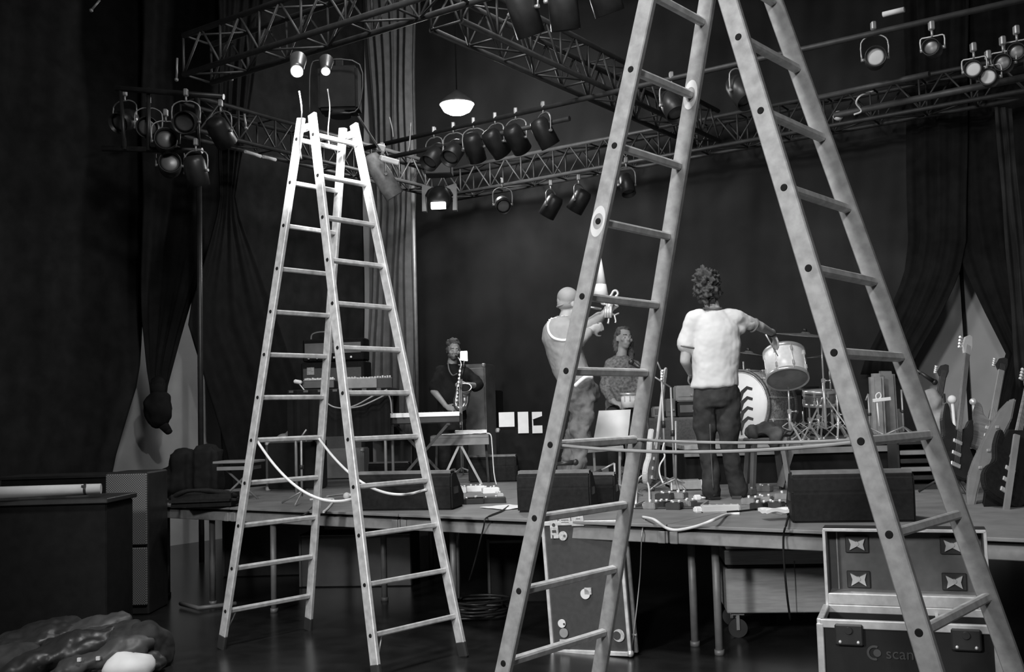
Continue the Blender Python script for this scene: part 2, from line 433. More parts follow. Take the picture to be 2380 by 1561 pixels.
def sagstrap(r, pts, name='spreader_strap', rad=.009, m=None):
    q = MB(); q.tube([p for p in pts], rad, 6, sub=5); q.build(name, m or OFFW, r)
def ex1(r, P, U):
    loc = r.location
    A, Bq = P('A', 0, 5), P('B', 0, 3.6)
    def sag(A, Bq, d, n=7):
        return [A.lerp(Bq, i / n) - Vector((0, 0, d * 4 * (i / n) * (1 - i / n))) for i in range(n + 1)]
    sagstrap(r, sag(P('A', 0, 5, .03), P('B', 0, 3.8, .03), .16)); sagstrap(r, sag(P('A', 1, 5, -.03), P('B', 1, 3.8, -.03), .16))
    for h in 'AB':
        q = MB(); q.tube([P(h, 0, .95, .07), P(h, 0, .5, .02)], .005, 6, sub=1); q.build('corner_brace', alu_b, r)
def ex2(r, P, U):
    def sag(A, Bq, d, n=9): return [A.lerp(Bq, i / n) - Vector((0, 0, d * 4 * (i / n) * (1 - i / n))) for i in range(n + 1)]
    sagstrap(r, sag(P('A', 0, 4, .02), P('B', 0, 3.0, .02), .03), rad=.006, m=GREYC); sagstrap(r, sag(P('A', 1, 4, -.02), P('B', 1, 3.0, -.02), .02), rad=.006, m=GREYC)
    for h, sd, i in (('A', 0, 7), ('A', 1, 9)):      # worn bright ovals round two of the rung ends
        q = MB(); c = P(h, sd, i); sl = (P(h, sd, i + 1) - P(h, sd, i)).normalized(); x = sl.cross(U).normalized()
        M = Matrix((x, sl, -U)).transposed().to_4x4(); M.translation = c - U * .0132
        ring = []
        for rr, hh in ((.030, .058), (.021, .030)):
            ring.append([q.bm.verts.new(M @ Vector((rr * math.cos(t * PI / 12), hh * math.sin(t * PI / 12), .0006))) for t in range(24)])
        for t in range(24): q.bm.faces.new((ring[0][t], ring[0][(t + 1) % 24], ring[1][(t + 1) % 24], ring[1][t]))
        q.build('bright_ring', mat('polished wear mark', .62, .5, .1, .1), r, rec=False)
alu_b = STEEL
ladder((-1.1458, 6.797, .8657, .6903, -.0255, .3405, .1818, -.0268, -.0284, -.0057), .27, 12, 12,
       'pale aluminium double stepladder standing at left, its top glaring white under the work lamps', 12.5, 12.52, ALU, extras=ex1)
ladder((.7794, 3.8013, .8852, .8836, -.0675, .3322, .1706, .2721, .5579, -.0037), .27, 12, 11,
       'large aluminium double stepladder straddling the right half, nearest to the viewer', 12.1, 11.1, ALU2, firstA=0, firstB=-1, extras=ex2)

# ================================================================== rigging
ZT = 4.5
def truss(p0, p1, label, h=.35, wd=.30, skip=False, grp='rigging trusses'):
    p0, p1 = T(p0), T(p1); d = p1 - p0; L = d.length; r = thing('lighting_truss', p0, math.atan2(d.y, d.x), label, 'truss', grp)
    n = max(2, round(L / .5))
    for y in (-wd / 2, wd / 2):
        for z in (0, h):
            q = MB(); q.cone((0, y, z), (L, y, z), .025, seg=10); q.build('chord', TRUSSM, r)
    for z in (0, h):
        q = MB()
        for i in range(n):
            x0, x1 = L * i / n, L * (i + 1) / n; q.cone((x0, -wd / 2, z), (x0, wd / 2, z), .011, seg=6)
            s = 1 if i % 2 else -1; q.cone((x0, s * wd / 2, z), (x1, -s * wd / 2, z), .010, seg=6)
        q.build('lacing', TRUSSM, r)
    for y in (-wd / 2, wd / 2):
        q = MB()
        for i in range(n):
            x0, x1 = L * i / n, L * (i + 1) / n; xm = (x0 + x1) / 2
            q.cone((x0, y, 0), (xm, y, h), .011, seg=6); q.cone((xm, y, h), (x1, y, 0), .011, seg=6); q.cone((x0, y, 0), (x0, y, h), .011, seg=6)
        q.build('lacing', TRUSSM, r)
    return r
truss(S(-4.65, 1.5, ZT), S(-4.65, 5.7, ZT), 'lighting truss running back along the left side behind the small stepladder')
truss(S(-4.9, 5.95, ZT), S(6.2, 5.95, ZT), 'rear lighting truss crossing above the backdrop')
truss(S(-3.15, .41, ZT), S(2.2, .41, ZT), 'front lighting truss rising to the top of the picture above the worklights')
truss(S(-.65, .8, ZT), S(-.65, 5.6, ZT), 'middle lighting truss running back from the top centre')
def pipe(p0, p1, label, rad=.025):
    q = MB(); p0, p1 = T(p0), T(p1); q.cone((0, 0, 0), p1 - p0, rad, seg=12)
    o = q.build('lighting_bar', TRUSSM); o.location = p0; return tag(o, label, 'bar', 'lighting bars')
pipe(S(-3.6, 3.0, ZT - .06), S(4.5, 3.0, ZT - .06), 'long lighting bar carrying the row of lamp cans beneath the bright ceiling lamp')
pipe(S(-3.4, 3.0, ZT - .22), S(-.9, 3.0, ZT - .22), 'lower parallel bar under the bright ceiling lamp')
# vertical pole by the pale pleats
b = MB(); p0 = onp(956, 305, S(0, 5.6), NB); b.cone((p0.x, p0.y, .8), p0, .03, seg=12); o = b.build('truss_pole', STEEL)
tag(o, 'slim vertical pole standing at the edge of the pale pleated curtain', 'pole')
# truss tower at the left front corner
q0 = onp(462, 340, S(-4.9, 0), EA)
b = MB(); b.cone((q0.x, q0.y, 0), (q0.x, q0.y, ZT), .03, seg=12); o = b.build('truss_pole', BLKM)
tag(o, 'dark vertical pole at the left front corner under the lamp cluster', 'pole')

def par_can(p, aim, label, size=.10, length=.26, face=None, name='stage_lamp', hang=.26, body=None, grp='stage lamps on the rig', gel=False):
    """p: clamp point on the bar; aim: direction of the beam"""
    p = T(p); r = thing(name, p, 0, label, 'stage lamp', grp); aim = T(aim).normalized()
    c = Vector((0, 0, -hang - .02))
    q = MB(); q.box((0, 0, 0), (.04, .05, .07), bev=.008); q.cone((0, 0, -.03), (0, 0, -.09), .01, seg=8); q.build('clamp', STEEL, r)
    side = aim.cross(Vector((0, 0, 1)))
    side = side.normalized() if side.length > .05 else Vector((1, 0, 0))
    q = MB(); w_ = size + .02
    q.tube([c + side * w_, c + side * w_ + Vector((0, 0, hang * .55)), Vector((0, 0, -.085)) + side * w_ * .45, Vector((0, 0, -.085)), Vector((0, 0, -.085)) - side * w_ * .45, c - side * w_ + Vector((0, 0, hang * .55)), c - side * w_], .007, 6, sub=3)
    q.cone(c + side * w_ * 1.08, c + side * size, .014, seg=8); q.cone(c - side * w_ * 1.08, c - side * size, .014, seg=8)
    q.build('yoke', STEEL, r)
    M = Matrix.Translation(c) @ aim.to_track_quat('Z', 'Y').to_matrix().to_4x4()
    q = MB(); q.lathe([(size * .35, -length * .55), (size * .75, -length * .52), (size * .95, -length * .35), (size, -length * .1), (size, length * .5), (size * .93, length * .5), (size * .9, length * .3), (0.001, length * .28)], 24, M)
    q.build('can', body or BLKM, r)
    q = MB(); q.lathe([(size * .88, length * .31), (size * .6, length * .335), (.001, length * .345)], 24, M); q.build('lens', face or LENS, r)
    if gel:
        q = MB(); t = size * 1.02
        for s in (-1, 1):
            q.box((s * t, 0, length * .51), (.012, 2 * t, .006)); q.box((0, s * t, length * .51), (2 * t, .012, .006))
        for v in q.bm.verts: v.co = M @ v.co
        q.build('gel_frame', TRUSSM, r)
    return r
def onbar(px, py, b, z=ZT): return onz(px, py, z)
bar = lambda a, dz=0: S(a, 3.0, ZT + dz)
def a_of(px, b, z=ZT):
    # a such that S(a,b,z) projects at column px on the horizontal bar
    lo, hi = -8.0, 8.0
    for _ in range(50):
        mid = (lo + hi) / 2; p = S(mid, b, z) - CAM
        yc = p.y * cp + p.z * sp; zc = -p.y * sp + p.z * cp; u = F * p.x / yc; v = -F * zc / yc
        x = u * cr - v * sr + 1190
        if x < px: lo = mid
        else: hi = mid
    return (lo + hi) / 2
cans = [(1008, (-.5, -.6, -.75), 'first lamp can from the pale curtain pole, below the bright ceiling lamp'),
        (1053, (-.35, -.7, -.7), 'lamp can hanging right under the bright ceiling lamp'),
        (1100, (.2, .6, -.8), 'lamp can third from the curtain pole, its yoke edge lit'),
        (1150, (.5, .5, -.7), 'lamp can fourth from the curtain pole, seen from behind'),
        (1198, (.4, .6, -.6), 'lamp can fifth from the curtain pole, a thin bright streak down its side'),
        (1262, (.5, .3, -.9), 'lamp can sixth from the curtain pole, left of the large stepladder'),
        (1560, (.2, -.6, -.8), 'lamp can seen between the two stiles of the large stepladder'),
        (1718, (.3, -.5, -.8), 'lamp can seen inside the open angle of the large stepladder')]
for px, aim, lab in cans: par_can(bar(a_of(px, 3.0), -.03), aim, lab, .10, .28)
# front truss cans (top centre), long bodies hanging down
for px, aim, lab, ln in [(1240, (.3, .4, -.9), 'lamp can hanging at the top centre, leftmost of three', .34), (1330, (.1, .3, -1), 'lamp can hanging at the top centre, middle of three with a bright edge', .4),
                         (1420, (.3, .3, -.9), 'lamp can hanging at the top centre beside the large stepladder', .34)]:
    a = a_of(px, .41); par_can(S(a, .27, ZT - .03), aim, lab, .10, ln)
# cluster at the left front corner
for (px, py, Y, aim, lab) in [(290, 215, 10.3, (-.2, -.9, -.5), 'outermost lamp can at the far left of the dark cluster'), (345, 232, 10.2, (.2, -.95, -.2), 'lamp can in the dark left cluster, second from outside'),
                              (385, 262, 9.9, (.3, -.95, .0), 'lamp can in the middle of the dark left cluster'), (432, 215, 9.7, (.1, -.9, -.3), 'lamp can at the inner edge of the dark left cluster, above the pole'),
                              (395, 318, 10.0, (.3, -.95, .05), 'low lamp can at the bottom of the dark left cluster'), (512, 240, 9.9, (.3, .7, -.7), 'slim lamp can right of the dark cluster, edge lit'),
                              (455, 330, 9.8, (.1, .3, -.95), 'lamp can hanging low beside the left corner pole')]:
    par_can(at(px, py, Y), aim, lab, .105, .27)
b = MB()
for (px0, py0, px1, py1) in [(238, 345, 470, 350), (270, 205, 520, 225)]:
    b.cone(at(px0, py0, 10.05), at(px1, py1, 9.9), .028, seg=10)
for (px0, py0, px1, py1) in [(345, 205, 345, 350), (455, 215, 462, 350), (280, 207, 290, 348)]:
    b.cone(at(px0, py0, 10.05), at(px1, py1, 9.95), .02, seg=8)
o = b.build('lamp_ladder_frame', BLKM); tag(o, 'black pipe frame carrying the dark lamp cluster at left', 'frame')
# lamp seen end-on at upper right and cluster beyond
par_can(at(2030, 60, 8.6), (-.3, -.95, -.15), 'lamp can with its face catching the light at upper right', .085, .3, face=OFFW)  # off-white lens colour stands in for light caught on the face
for (px, py, lab) in [(2165, 60, 'dim lamp can on the upper right bar beside the fluorescent tube'), (2262, 110, 'lamp can in the right edge cluster, nearest the stepladder'), (2296, 128, 'lamp can in the right edge cluster, lowest and brightest'), (2330, 95, 'lamp can in the right edge cluster, behind'), (2362, 70, 'lamp can at the extreme upper right edge')]:
    par_can(at(px, py, 7.9), (-.5, -.8, -.1), lab, .065, .2, hang=.16, face=OFFW if px in (2262, 2296) else None)  # two lenses coloured off-white to look brightly lit
b = MB(); b.cone(at(2052, 34, 8.3), at(2102, 22, 8.2), .022, seg=10); o = b.build('tube_lamp', OFFW); tag(o, 'short pale tube lamp fixed to the bar at upper right', 'tube lamp')
b = MB(); b.cone(at(1940, 268, 9.3), at(2390, 178, 8.2), .03, seg=12); o = b.build('lighting_bar', TRUSSM); tag(o, 'lower lighting bar crossing the right edge below the lamp cluster', 'bar', 'lighting bars')
b = MB(); b.cone(at(1880, 232, 9.3), at(2160, 172, 8.5), .026, seg=12); o = b.build('lighting_bar', TRUSSM); tag(o, 'middle lighting bar at right, just above the lower one', 'bar', 'lighting bars')
b = MB(); b.tube([at(2030, 212, 9.0), at(2000, 222, 9.0), at(1990, 240, 9.05), at(2002, 258, 9.1), at(1985, 266, 9.1)], .008, 6); o = b.build('cable', OFFW); tag(o, 'thin looped cable between the two right bars', 'cable')
b = MB(); b.ball(at(1948, 269, 9.3), .045, 2); o = b.build('bar_end_cap', OFFW); tag(o, 'pale cap on the left end of the lower right bar', 'cap')

# moving head with forked yoke
def moving_head(px, py, Y, s, label, lit=True):
    p = at(px, py, Y); r = thing('moving_head_lamp', p, -.05, label, 'moving head lamp'); k = Y / F * s
    q = MB(); q.box((0, 0, k * 72), (k * 62, k * 50, k * 34), bev=.01); q.box((0, 0, k * 92), (k * 30, k * 18, k * 12)); q.build('base', BLKM, r)
    q = MB()
    prof = [(-40, 34), (-16, 26), (-26, 20), (-33, 8), (-31, -30), (-41, -30)]
    for sg in (1, -1): q.prism([(x * k * sg, z * k) for x, z in (prof if sg > 0 else prof[::-1])], k * 22, Matrix(((1, 0, 0, 0), (0, 0, -1, k * 11), (0, 1, 0, 0), (0, 0, 0, 1))))
    q.build('yoke', GREYC if False else mat('grey moulded yoke', .28, .5), r)
    q = MB(); q.lathe([(k * 8, -k * 32), (k * 22, -k * 28), (k * 28, -k * 8), (k * 28, k * 16), (k * 22, k * 28), (.001, k * 30)], 24, Matrix.Rotation(PI / 2, 4, 'X')); q.ball((0, 0, 0), k * 29, 3); q.build('head', BLKM, r)
    q = MB(); q.box((0, -k * 30, -k * 22), (k * 34, k * 12, k * 15), bev=.004); q.build('lit_panel', LAMPW if lit else GREYB, r)
    return r
moving_head(1022, 462, 12.6, 1.0, 'moving head spotlight in a pale forked yoke with a bright panel, below the lamp row')
par_can(at(1167, 420, 12.2), (.1, -.9, -.4), 'dim round lamp hanging right of the moving head spotlight', .09, .25)
for px, py in ((1275, 430), (1320, 425), (1365, 415), (1455, 362)): pass
par_can(at(1280, 425, 12.3), (-.5, .3, -.8), 'dark lamp with slanting barn door under the rear truss, left one', .1, .26)
par_can(at(1345, 412, 12.1), (-.5, .3, -.8), 'dark lamp with slanting barn door under the rear truss, right one', .1, .26)
par_can(at(1455, 372, 11.6), (.1, -.4, -.9), 'lamp with lit yoke seen behind the top rungs of the large stepladder', .08, .24)
# truss mounted profile lamp right of the small stepladder
par_can(at(888, 340, 9.6), (.5, .2, -.85), 'grey profile lamp with paper tags hanging right of the small stepladder top', .09, .42, body=mat('grey lamp body', .22, .5, .1, .3, 20))
b = MB(); b.box(at(905, 372, 9.4), (.17, .10, .05), (.3, .2, .4), .01); b.box(at(886, 343, 9.4), (.07, .05, .06), (.4, .1, .6), .01); o = b.build('lamp_bracket', OFFW); tag(o, 'pale crumpled bracket clamped above the grey profile lamp', 'bracket')
b = MB(); b.tube([at(828, 262, 8.6), at(842, 285, 8.7), at(868, 325, 9.1), at(884, 350, 9.3)], .010, 6); o = b.build('safety_cable', STEEL); tag(o, 'slanting safety cable from the truss to the grey profile lamp', 'cable')
for (pts, lab) in [([(955, 285), (952, 335), (948, 352)], 'hanging thread of cable left of the curtain pole'), ([(905, 272), (912, 300), (914, 320)], 'short bright cable end above the profile lamp')]:
    b = MB(); b.tube([at(x, y, 9.8) for x, y in pts], .008, 6); o = b.build('cable', STEEL); tag(o, lab, 'cable', 'hanging cable ends')
for x0, y0, x1, y1, lab in [(568, 265, 572, 298, 'short bright rod hanging over the left truss'), (412, 135, 410, 185, 'rod hanging above the left lamp cluster'), (537, 168, 538, 184, 'small bright rod left of the work lamps'), (232, 0, 212, 24, 'bright slanting rod at the top left corner')]:
    b = MB(); b.cone(at(x0, y0, 9.6), at(x1, y1, 9.6), .010, seg=8); b.ball(at(x1, y1, 9.6), .02, 1); o = b.build('hanging_rod', STEEL); tag(o, lab, 'rod', 'hanging rods')
# tube lamps clipped beneath the left truss
for x0, y0, x1, y1, lab in [(570, 352, 606, 363, 'pale tube clipped beneath the left truss, front one'), (612, 364, 640, 371, 'pale tube clipped beneath the left truss, rear one'), (285, 264, 308, 268, 'pale strip on the far left lamp frame')]:
    b = MB(); b.cone(at(x0, y0, 10.9), at(x1, y1, 11.1), .018, seg=10); o = b.build('tube_lamp', OFFW); tag(o, lab, 'tube lamp', 'tubes on the left truss')

# the two lit work lamps above the small stepladder, with their light
def work_lamp(px, py, Y, aim, power, label, k, ang=58):
    p = at(px, py, Y); r = thing('work_lamp', p, 0, label, 'work lamp'); laim = T(aim).normalized(); aim = Vector((.1, -.75, -.65)).normalized()
    M = aim.to_track_quat('Z', 'Y').to_matrix().to_4x4()
    q = MB(); q.lathe([(.03, -.20), (.05, -.18), (k * 1.15, -.04), (k * 1.2, 0), (k * 1.02, 0), (k, -.02), (.001, -.03)], 22, M); q.build('reflector_housing', BLKM, r)
    q = MB(); q.ball((0, 0, 0), (k * .95, k * .95, k * .5), 3, M.to_3x3()); q.build('bulb', LAMPE, r)
    q = MB(); q.tube([(0, .06, -.1), (.01, .08, -.22), (.0, .05, -.4), (.02, .0, -.52)], .005, 6); q.build('power_lead', STEEL, r)
    l = bpy.data.lights.new('lamp_light', 'SPOT'); l.energy = power; l.spot_size = math.radians(ang); l.spot_blend = .6; l.shadow_soft_size = .05
    lo = bpy.data.objects.new('lamp_light', l); COL.objects.link(lo); lo.parent = r; lo.location = aim * (k * .7 + .06)
    lo.rotation_euler = laim.to_track_quat('-Z', 'Y').to_euler()
    return r
tgt = Vector((-1.25, 6.72, 3.3))
pa = at(690, 165, 6.05)
work_lamp(690, 165, 6.05, (tgt - pa), 230, 'left glowing work lamp above the small stepladder', .034)
pb = at(757, 166, 6.9)
work_lamp(757, 166, 6.9, (Vector((-1.0, 6.9, 2.6)) - pb), 70, 'right glowing work lamp above the small stepladder', .028)
b = MB(); b.box((0, 0, 0), (.30, .22, .34), bev=.02, seg=2); b.cone((0, 0, -.17), (0, 0, -.2), .1, .08); b.box((0, 0, .2), (.05, .05, .1)); o = b.build('lamp_housing', BLK); o.location = at(790, 212, 7.9)
tag(o, 'large black lamp housing hanging just above the small stepladder', 'lamp housing')
b = MB(); b.tube([at(720, 262, 7.7), at(722, 160, 7.7), at(745, 140, 7.7), at(836, 150, 7.7), at(834, 250, 7.7), at(790, 262, 7.7)], .006, 6); o = b.build('cable', BLKM); tag(o, 'dark cable looped round the black lamp housing', 'cable')
# big glowing ceiling lamp
def ceiling_lamp():
    p = at(1062, 243, 12.9); r = thing('ceiling_lamp', p, 0, 'large glowing bowl ceiling lamp above the row of lamp cans', 'ceiling lamp')
    q = MB(); q.lathe([(.001, -.12), (.10, -.115), (.165, -.08), (.20, -.02), (.205, .0), (.001, .01)], 36); q.build('glowing_bowl', LAMPE, r)
    q = MB(); q.lathe([(.215, .0), (.21, .03), (.13, .10), (.05, .16), (.03, .18), (.001, .18)], 36); q.build('shade', GREYB, r)
    q = MB(); q.cone((0, 0, .17), (0, 0, CZ - p.z), .008, seg=8); q.build('suspension_rod', BLKM, r)
    l = bpy.data.lights.new('lamp_light', 'POINT'); l.energy = 160; l.shadow_soft_size = .2
    lo = bpy.data.objects.new('lamp_light', l); COL.objects.link(lo); lo.parent = r; lo.location = (0, 0, -.36)
    return r
ceiling_lamp()

# ================================================================== things on the stage
def put(name, px, py, z, rz, label, cat, group=None):
    return thing(name, onz(px, py, z), rz, label, cat, group)
def pile(o): pass

# ---- floor monitors (wedges)
def wedge(px, py, wd, ht, dp, rz, label, z=DK):
    r = put('floor_monitor', px, py, z, rz, label, 'floor monitor', 'floor monitors')
    # back of the wedge faces the hall (-y); the grille slopes towards the band (+y)
    prof = [(0, 0), (dp, 0), (dp, ht * .35), (dp * .35, ht), (dp * .06, ht), (-dp * .02, ht * .9), (-dp * .04, ht * .6)]
    M = Matrix(((0, 0, 1, -wd / 2), (1, 0, 0, 0), (0, 1, 0, 0), (0, 0, 0, 1)))
    q = MB(); q.prism(prof, wd, M, .012); q.build('cabinet', TOLEX, r)
    q = MB(); n = Vector((0, ht * .65, dp * .65)).normalized()
    q.beam((0, dp * .97, ht * .42), (0, dp * .42, ht * .97), .012, wd * .9, up=(1, 0, 0)); q.build('grille', GRILL, r)
    q = MB(); q.box((0, dp * .16, ht + .003), (wd * .97, dp * .26, .008)); q.box((0, dp * .035, ht - .006), (wd * .97, .008, .022)); q.build('top_edge', mat('pale top edge', .16, .6, 0, .3, 12), r)  # paler strip along the top face of the cabinet
    for s in (-1, 1):
        q = MB(); q.box((s * wd / 2, dp * .3, ht * .5), (.012, .12, .05), bev=.004); q.build('handle', BLKM, r)
    return r
wedge(1288, 1190, .50, .27, .34, -.22, 'black floor monitor behind the left stile of the large stepladder')
wedge(1398, 1172, .20, .22, .3, -.22, 'small black monitor side box immediately right of the monitor behind the large stepladder')
wedge(1985, 1214, .67, .285, .36, -.16, 'biggest floor monitor, at right between the stiles of the large stepladder')
wedge(938, 1186, .72, .27, .34, -.2, 'wide low floor monitor seen between the legs of the small stepladder')
wedge(1145, 1120, .48, .26, .34, -.1, 'floor monitor further back below the table with white sheets')
wedge(890, 1108, .60, .16, .3, -.1, 'low dark monitor behind the wide monitor at the small stepladder')

# ---- guitar amplifier stack
def amp_stack(px, Y, label):
    p = at(px, 900, Y); p.z = DK; r = thing('guitar_amplifier_stack', p, -.12, label, 'amplifier')
    q = MB(); q.box((0, 0, .38), (.74, .36, .74), bev=.012); q.box((0, 0, 1.04), (.74, .34, .56), bev=.012); q.build('speaker_cabinet', TOLEX, r)
    q = MB(); q.box((0, -.185, .38), (.66, .02, .64)); q.box((0, -.175, 1.02), (.68, .02, .46)); q.build('speaker_grille', GRILL, r)
    q = MB(); q.box((0, 0, 1.46), (.72, .27, .26), bev=.015); q.build('amplifier_head', TOLEX, r)
    q = MB(); q.box((0, -.14, 1.48), (.66, .012, .12)); q.build('head_grille', GREYB, r)
    q = MB(); q.tube([(-.30, 0, 1.59), (-.28, 0, 1.66), (-.15, 0, 1.68), (.0, 0, 1.64), (.02, 0, 1.59)], .010, 8); q.build('handle', STEEL, r)
    q = MB(); q.box((-.25, -.19, 1.22), (.085, .01, .085)); q.build('badge', STICK, r)
    q = MB()
    for i in range(6): q.cone((-.28 + i * .1, -.145, 1.37), (-.28 + i * .1, -.165, 1.37), .014, .012, 12)
    q.build('control_knob_row', CHROME, r)
    return r
amp_stack(783, 12.3, 'tall guitar amplifier stack with a curved handle behind the mixer table')

# ---- mixer table with cloth
def mixer_table():
    p = at(800, 905, 10.0); zt = p.z; p.z = DK; r = thing('folding_table', p, -.05, 'black clothed folding table carrying the mixing gear behind the small stepladder', 'table')
    h = zt - DK - .012; W = .95
    q = MB(); q.box((0, 0, h), (W, .5, .03), bev=.005); q.build('tabletop', BLKM, r)
    n = 40
    for x0, x1, y in ((-W / 2, W / 2, -.26), (-W / 2, W / 2, .26)):
        q = MB()
        for i in range(n):
            xa, xb = x0 + (x1 - x0) * i / n, x0 + (x1 - x0) * (i + 1) / n
            ya, yb = y + .02 * math.sin(i * 1.1), y + .02 * math.sin((i + 1) * 1.1)
            q.prism([(xa, ya), (xb, yb), (xb, yb + .005), (xa, ya + .005)], .43, Matrix.Translation((0, 0, h - .42)))
        bmesh.ops.remove_doubles(q.bm, verts=q.bm.verts[:], dist=.0005)
        q.build('table_skirt', DRAPE, r)
    for sx in (-1, 1):
        for sy in (-1, 1):
            q = MB(); q.cone((sx * (W / 2 - .06), sy * .2, 0), (sx * (W / 2 - .06), sy * .2, h), .014, seg=10); q.build('leg', STEEL, r)
    return r, zt
mt, mz = mixer_table()
def gear_box(px, py, Y, d, rz, label, name='mixing_desk', cat='mixer', m=None, knobs=12, top=None):
    r = thing(name, at(px, py, Y), rz, label, cat)
    q = MB(); q.box((0, 0, d[2] / 2), d, bev=.006); q.build('housing', m or BLKM, r)
    q = MB(); q.box((0, -.0, d[2] + .002), (d[0] * .94, d[1] * .9, .005)); q.build('top_panel', top or GREYB, r)
    q = MB(); rg = random.Random(int(px))
    for i in range(knobs):
        x = -d[0] * .43 + d[0] * .86 * (i % 12) / 11 if knobs > 11 else -d[0] * .35 + d[0] * .7 * i / max(1, knobs - 1)
        y = -d[1] * .3 + d[1] * .25 * (i // 12)
        q.cone((x, y, d[2]), (x, y, d[2] + .018 + .01 * rg.random()), .010, .008, 10)
    q.build('control_knobs', STICK, r)
    return r
gear_box(745, 903, 9.95, (.30, .24, .075), 0, 'left mixing desk on the black clothed table, tilted knobs along the top', knobs=24)
gear_box(838, 903, 9.95, (.34, .26, .085), 0, 'middle mixing desk on the black clothed table', knobs=24, m=GREYB)
gear_box(893, 904, 9.95, (.16, .2, .10), .1, 'small black effects box at the right end of the clothed table', name='effects_box', cat='effects box', knobs=6)
b = MB(); b.box((0, 0, 0), (.075, .06, .035), (0, 0.2, .3), .01); b.tube([(0, 0, 0), (.06, 0, -.08), (.14, .0, -.2), (.2, .02, -.3)], .006, 6); o = b.build('desk_lamp_clip', OFFW); o.location = at(692, 887, 9.8)
tag(o, 'pale clip with a dangling lead at the left end of the mixer table', 'clip')
for pts, lab in [([(758, 935), (775, 945), (800, 948), (830, 940), (870, 918), (900, 905)], 'pale cable drooping in front of the mixer table'), ([(810, 948), (840, 943), (880, 925), (905, 912)], 'second pale cable drooping beside the first on the mixer table'), ([(902, 915), (908, 930), (910, 955), (912, 962)], 'pale cable falling from the mixer table to the keyboard')]:
    b = MB(); b.tube([at(x, y, 9.62) for x, y in pts], .007, 6); o = b.build('cable', GREYC); tag(o, lab, 'cable')

# ---- keyboard on X stand
def keyboard(px, py, Y, L, rz, label, drop=True, base=DK):
    p = at(px, py, Y); h = p.z - base; p.z = base
    r = thing('keyboard', Vector((p.x, p.y, base + h)), rz, label, 'keyboard')
    q = MB(); q.box((0, 0, -.04), (L, .32, .09), bev=.01); q.build('case', BLKM, r)
    q = MB(); q.box((0, -.13, .008), (L * .98, .075, .02), bev=.003); q.box((0, -.172, -.004), (L * .98, .012, .035)); q.build('white_keys', WHITE, r)
    q = MB()
    for i in range(28):
        if i % 7 not in (2, 6): q.box((-L * .47 + L * .94 * (i + .5) / 28, -.115, .021), (L * .016, .045, .012))
    q.build('black_keys', BLK, r)
    s = thing('keyboard_stand', Vector((p.x, p.y, base)), rz, 'black folding cross stand holding up the ' + label, 'stand')
    q = MB()
    for y in (-.12, .14):
        sg = 1 if y < 0 else -1
        q.beam((-.26 * sg, y, .02), (.26 * sg, y, h - .09), .025, .025); q.box((-.26 * sg, y, .015), (.03, .3, .025))
        q.box((.26 * sg, y * 0, h - .095), (.03, .3, .02))
    q.build('cross_frame', STEEL if False else BLKM, s); q = MB(); q.cone((0, -.15, h * .47), (0, .17, h * .47), .02, seg=12); q.build('pivot', STEEL, s)
    return r
keyboard(979, 963, 10.0, .75, .0, 'keyboard in front of the saxophone player')
keyboard(2040, 926, 9.3, .12, .0, 'tiny keyboard edge shining between the right stiles') if False else None

# ---- table with white sheets
def sheet_table():
    p = at(1070, 1010, 10.4); h = p.z - DK; p.z = DK; W = .56
    r = thing('side_table', p, .0, 'small table with folded legs below the saxophone player', 'table')
    q = MB(); q.box((0, 0, h - .015), (W, .36, .03), bev=.004); q.box((0, -.17, h - .06), (W, .012, .07)); q.build('tabletop', GREYB, r)
    for s in (-1, 1):
        q = MB(); q.beam((s * .2, -.12, 0), (-s * .02, -.12, h - .04), .022, .022); q.build('leg', STEEL, r)
        q = MB(); q.beam((s * .26, .14, 0), (s * .24, .14, h - .04), .022, .022); q.build('leg', BLKM, r)
    return p, h
tp, th = sheet_table()
def sheet(name, c, d, rz, label, m=None, cat='paper', curl=.012, seed=0, fr=.35):
    q = MB(); n = 10; top = []
    for i in range(n + 1):
        top.append([q.bm.verts.new((d[0] * (i / n - .5), d[1] * (j / n - .5), curl * (.5 + .5 * noise.noise(Vector((i * fr, j * fr, seed)))) + d[2])) for j in range(n + 1)])
    bot = [[q.bm.verts.new((v.co.x, v.co.y, v.co.z - max(d[2], .002))) for v in row] for row in top]
    for i in range(n):
        for j in range(n):
            q.bm.faces.new((top[i][j], top[i + 1][j], top[i + 1][j + 1], top[i][j + 1])); q.bm.faces.new((bot[i][j], bot[i][j + 1], bot[i + 1][j + 1], bot[i + 1][j]))
    for i in range(n):
        for a, b_ in (((i, 0), (i + 1, 0)), ((i + 1, n), (i, n)), ((0, i + 1), (0, i)), ((n, i), (n, i + 1))):
            q.bm.faces.new((top[a[0]][a[1]], bot[a[0]][a[1]], bot[b_[0]][b_[1]], top[b_[0]][b_[1]]))
    o = q.build(name, m or WHITE); o.location = c; o.rotation_euler = (0, 0, rz); return tag(o, label, cat)
sheet('towel', Vector((tp.x + .10, tp.y + .02, DK + th)), (.30, .22, .03), .1, 'folded white towel lying on the small table below the saxophone player', OFFW if False else WHITE, 'towel', .02)
sheet('paper_sheet', Vector((tp.x - .04, tp.y - .07, DK + th)), (.26, .16, .006), -.05, 'white sheets of paper at the front edge of the small table', None, 'paper', .012, 3)
b = MB(); e = Vector((tp.x + .26, tp.y - .1, DK + th + .01)); b.tube([e, e + Vector((.04, -.03, -.02)), e + Vector((.05, -.03, -.14)), e + Vector((.07, -.05, -.45)), e + Vector((.16, -.2, -.62)), Vector((e.x + .30, e.y - .4, DK + .012))], .006, 6)
o = b.build('cable', OFFW); tag(o, 'white cable falling from the small table to the stage floor', 'cable')

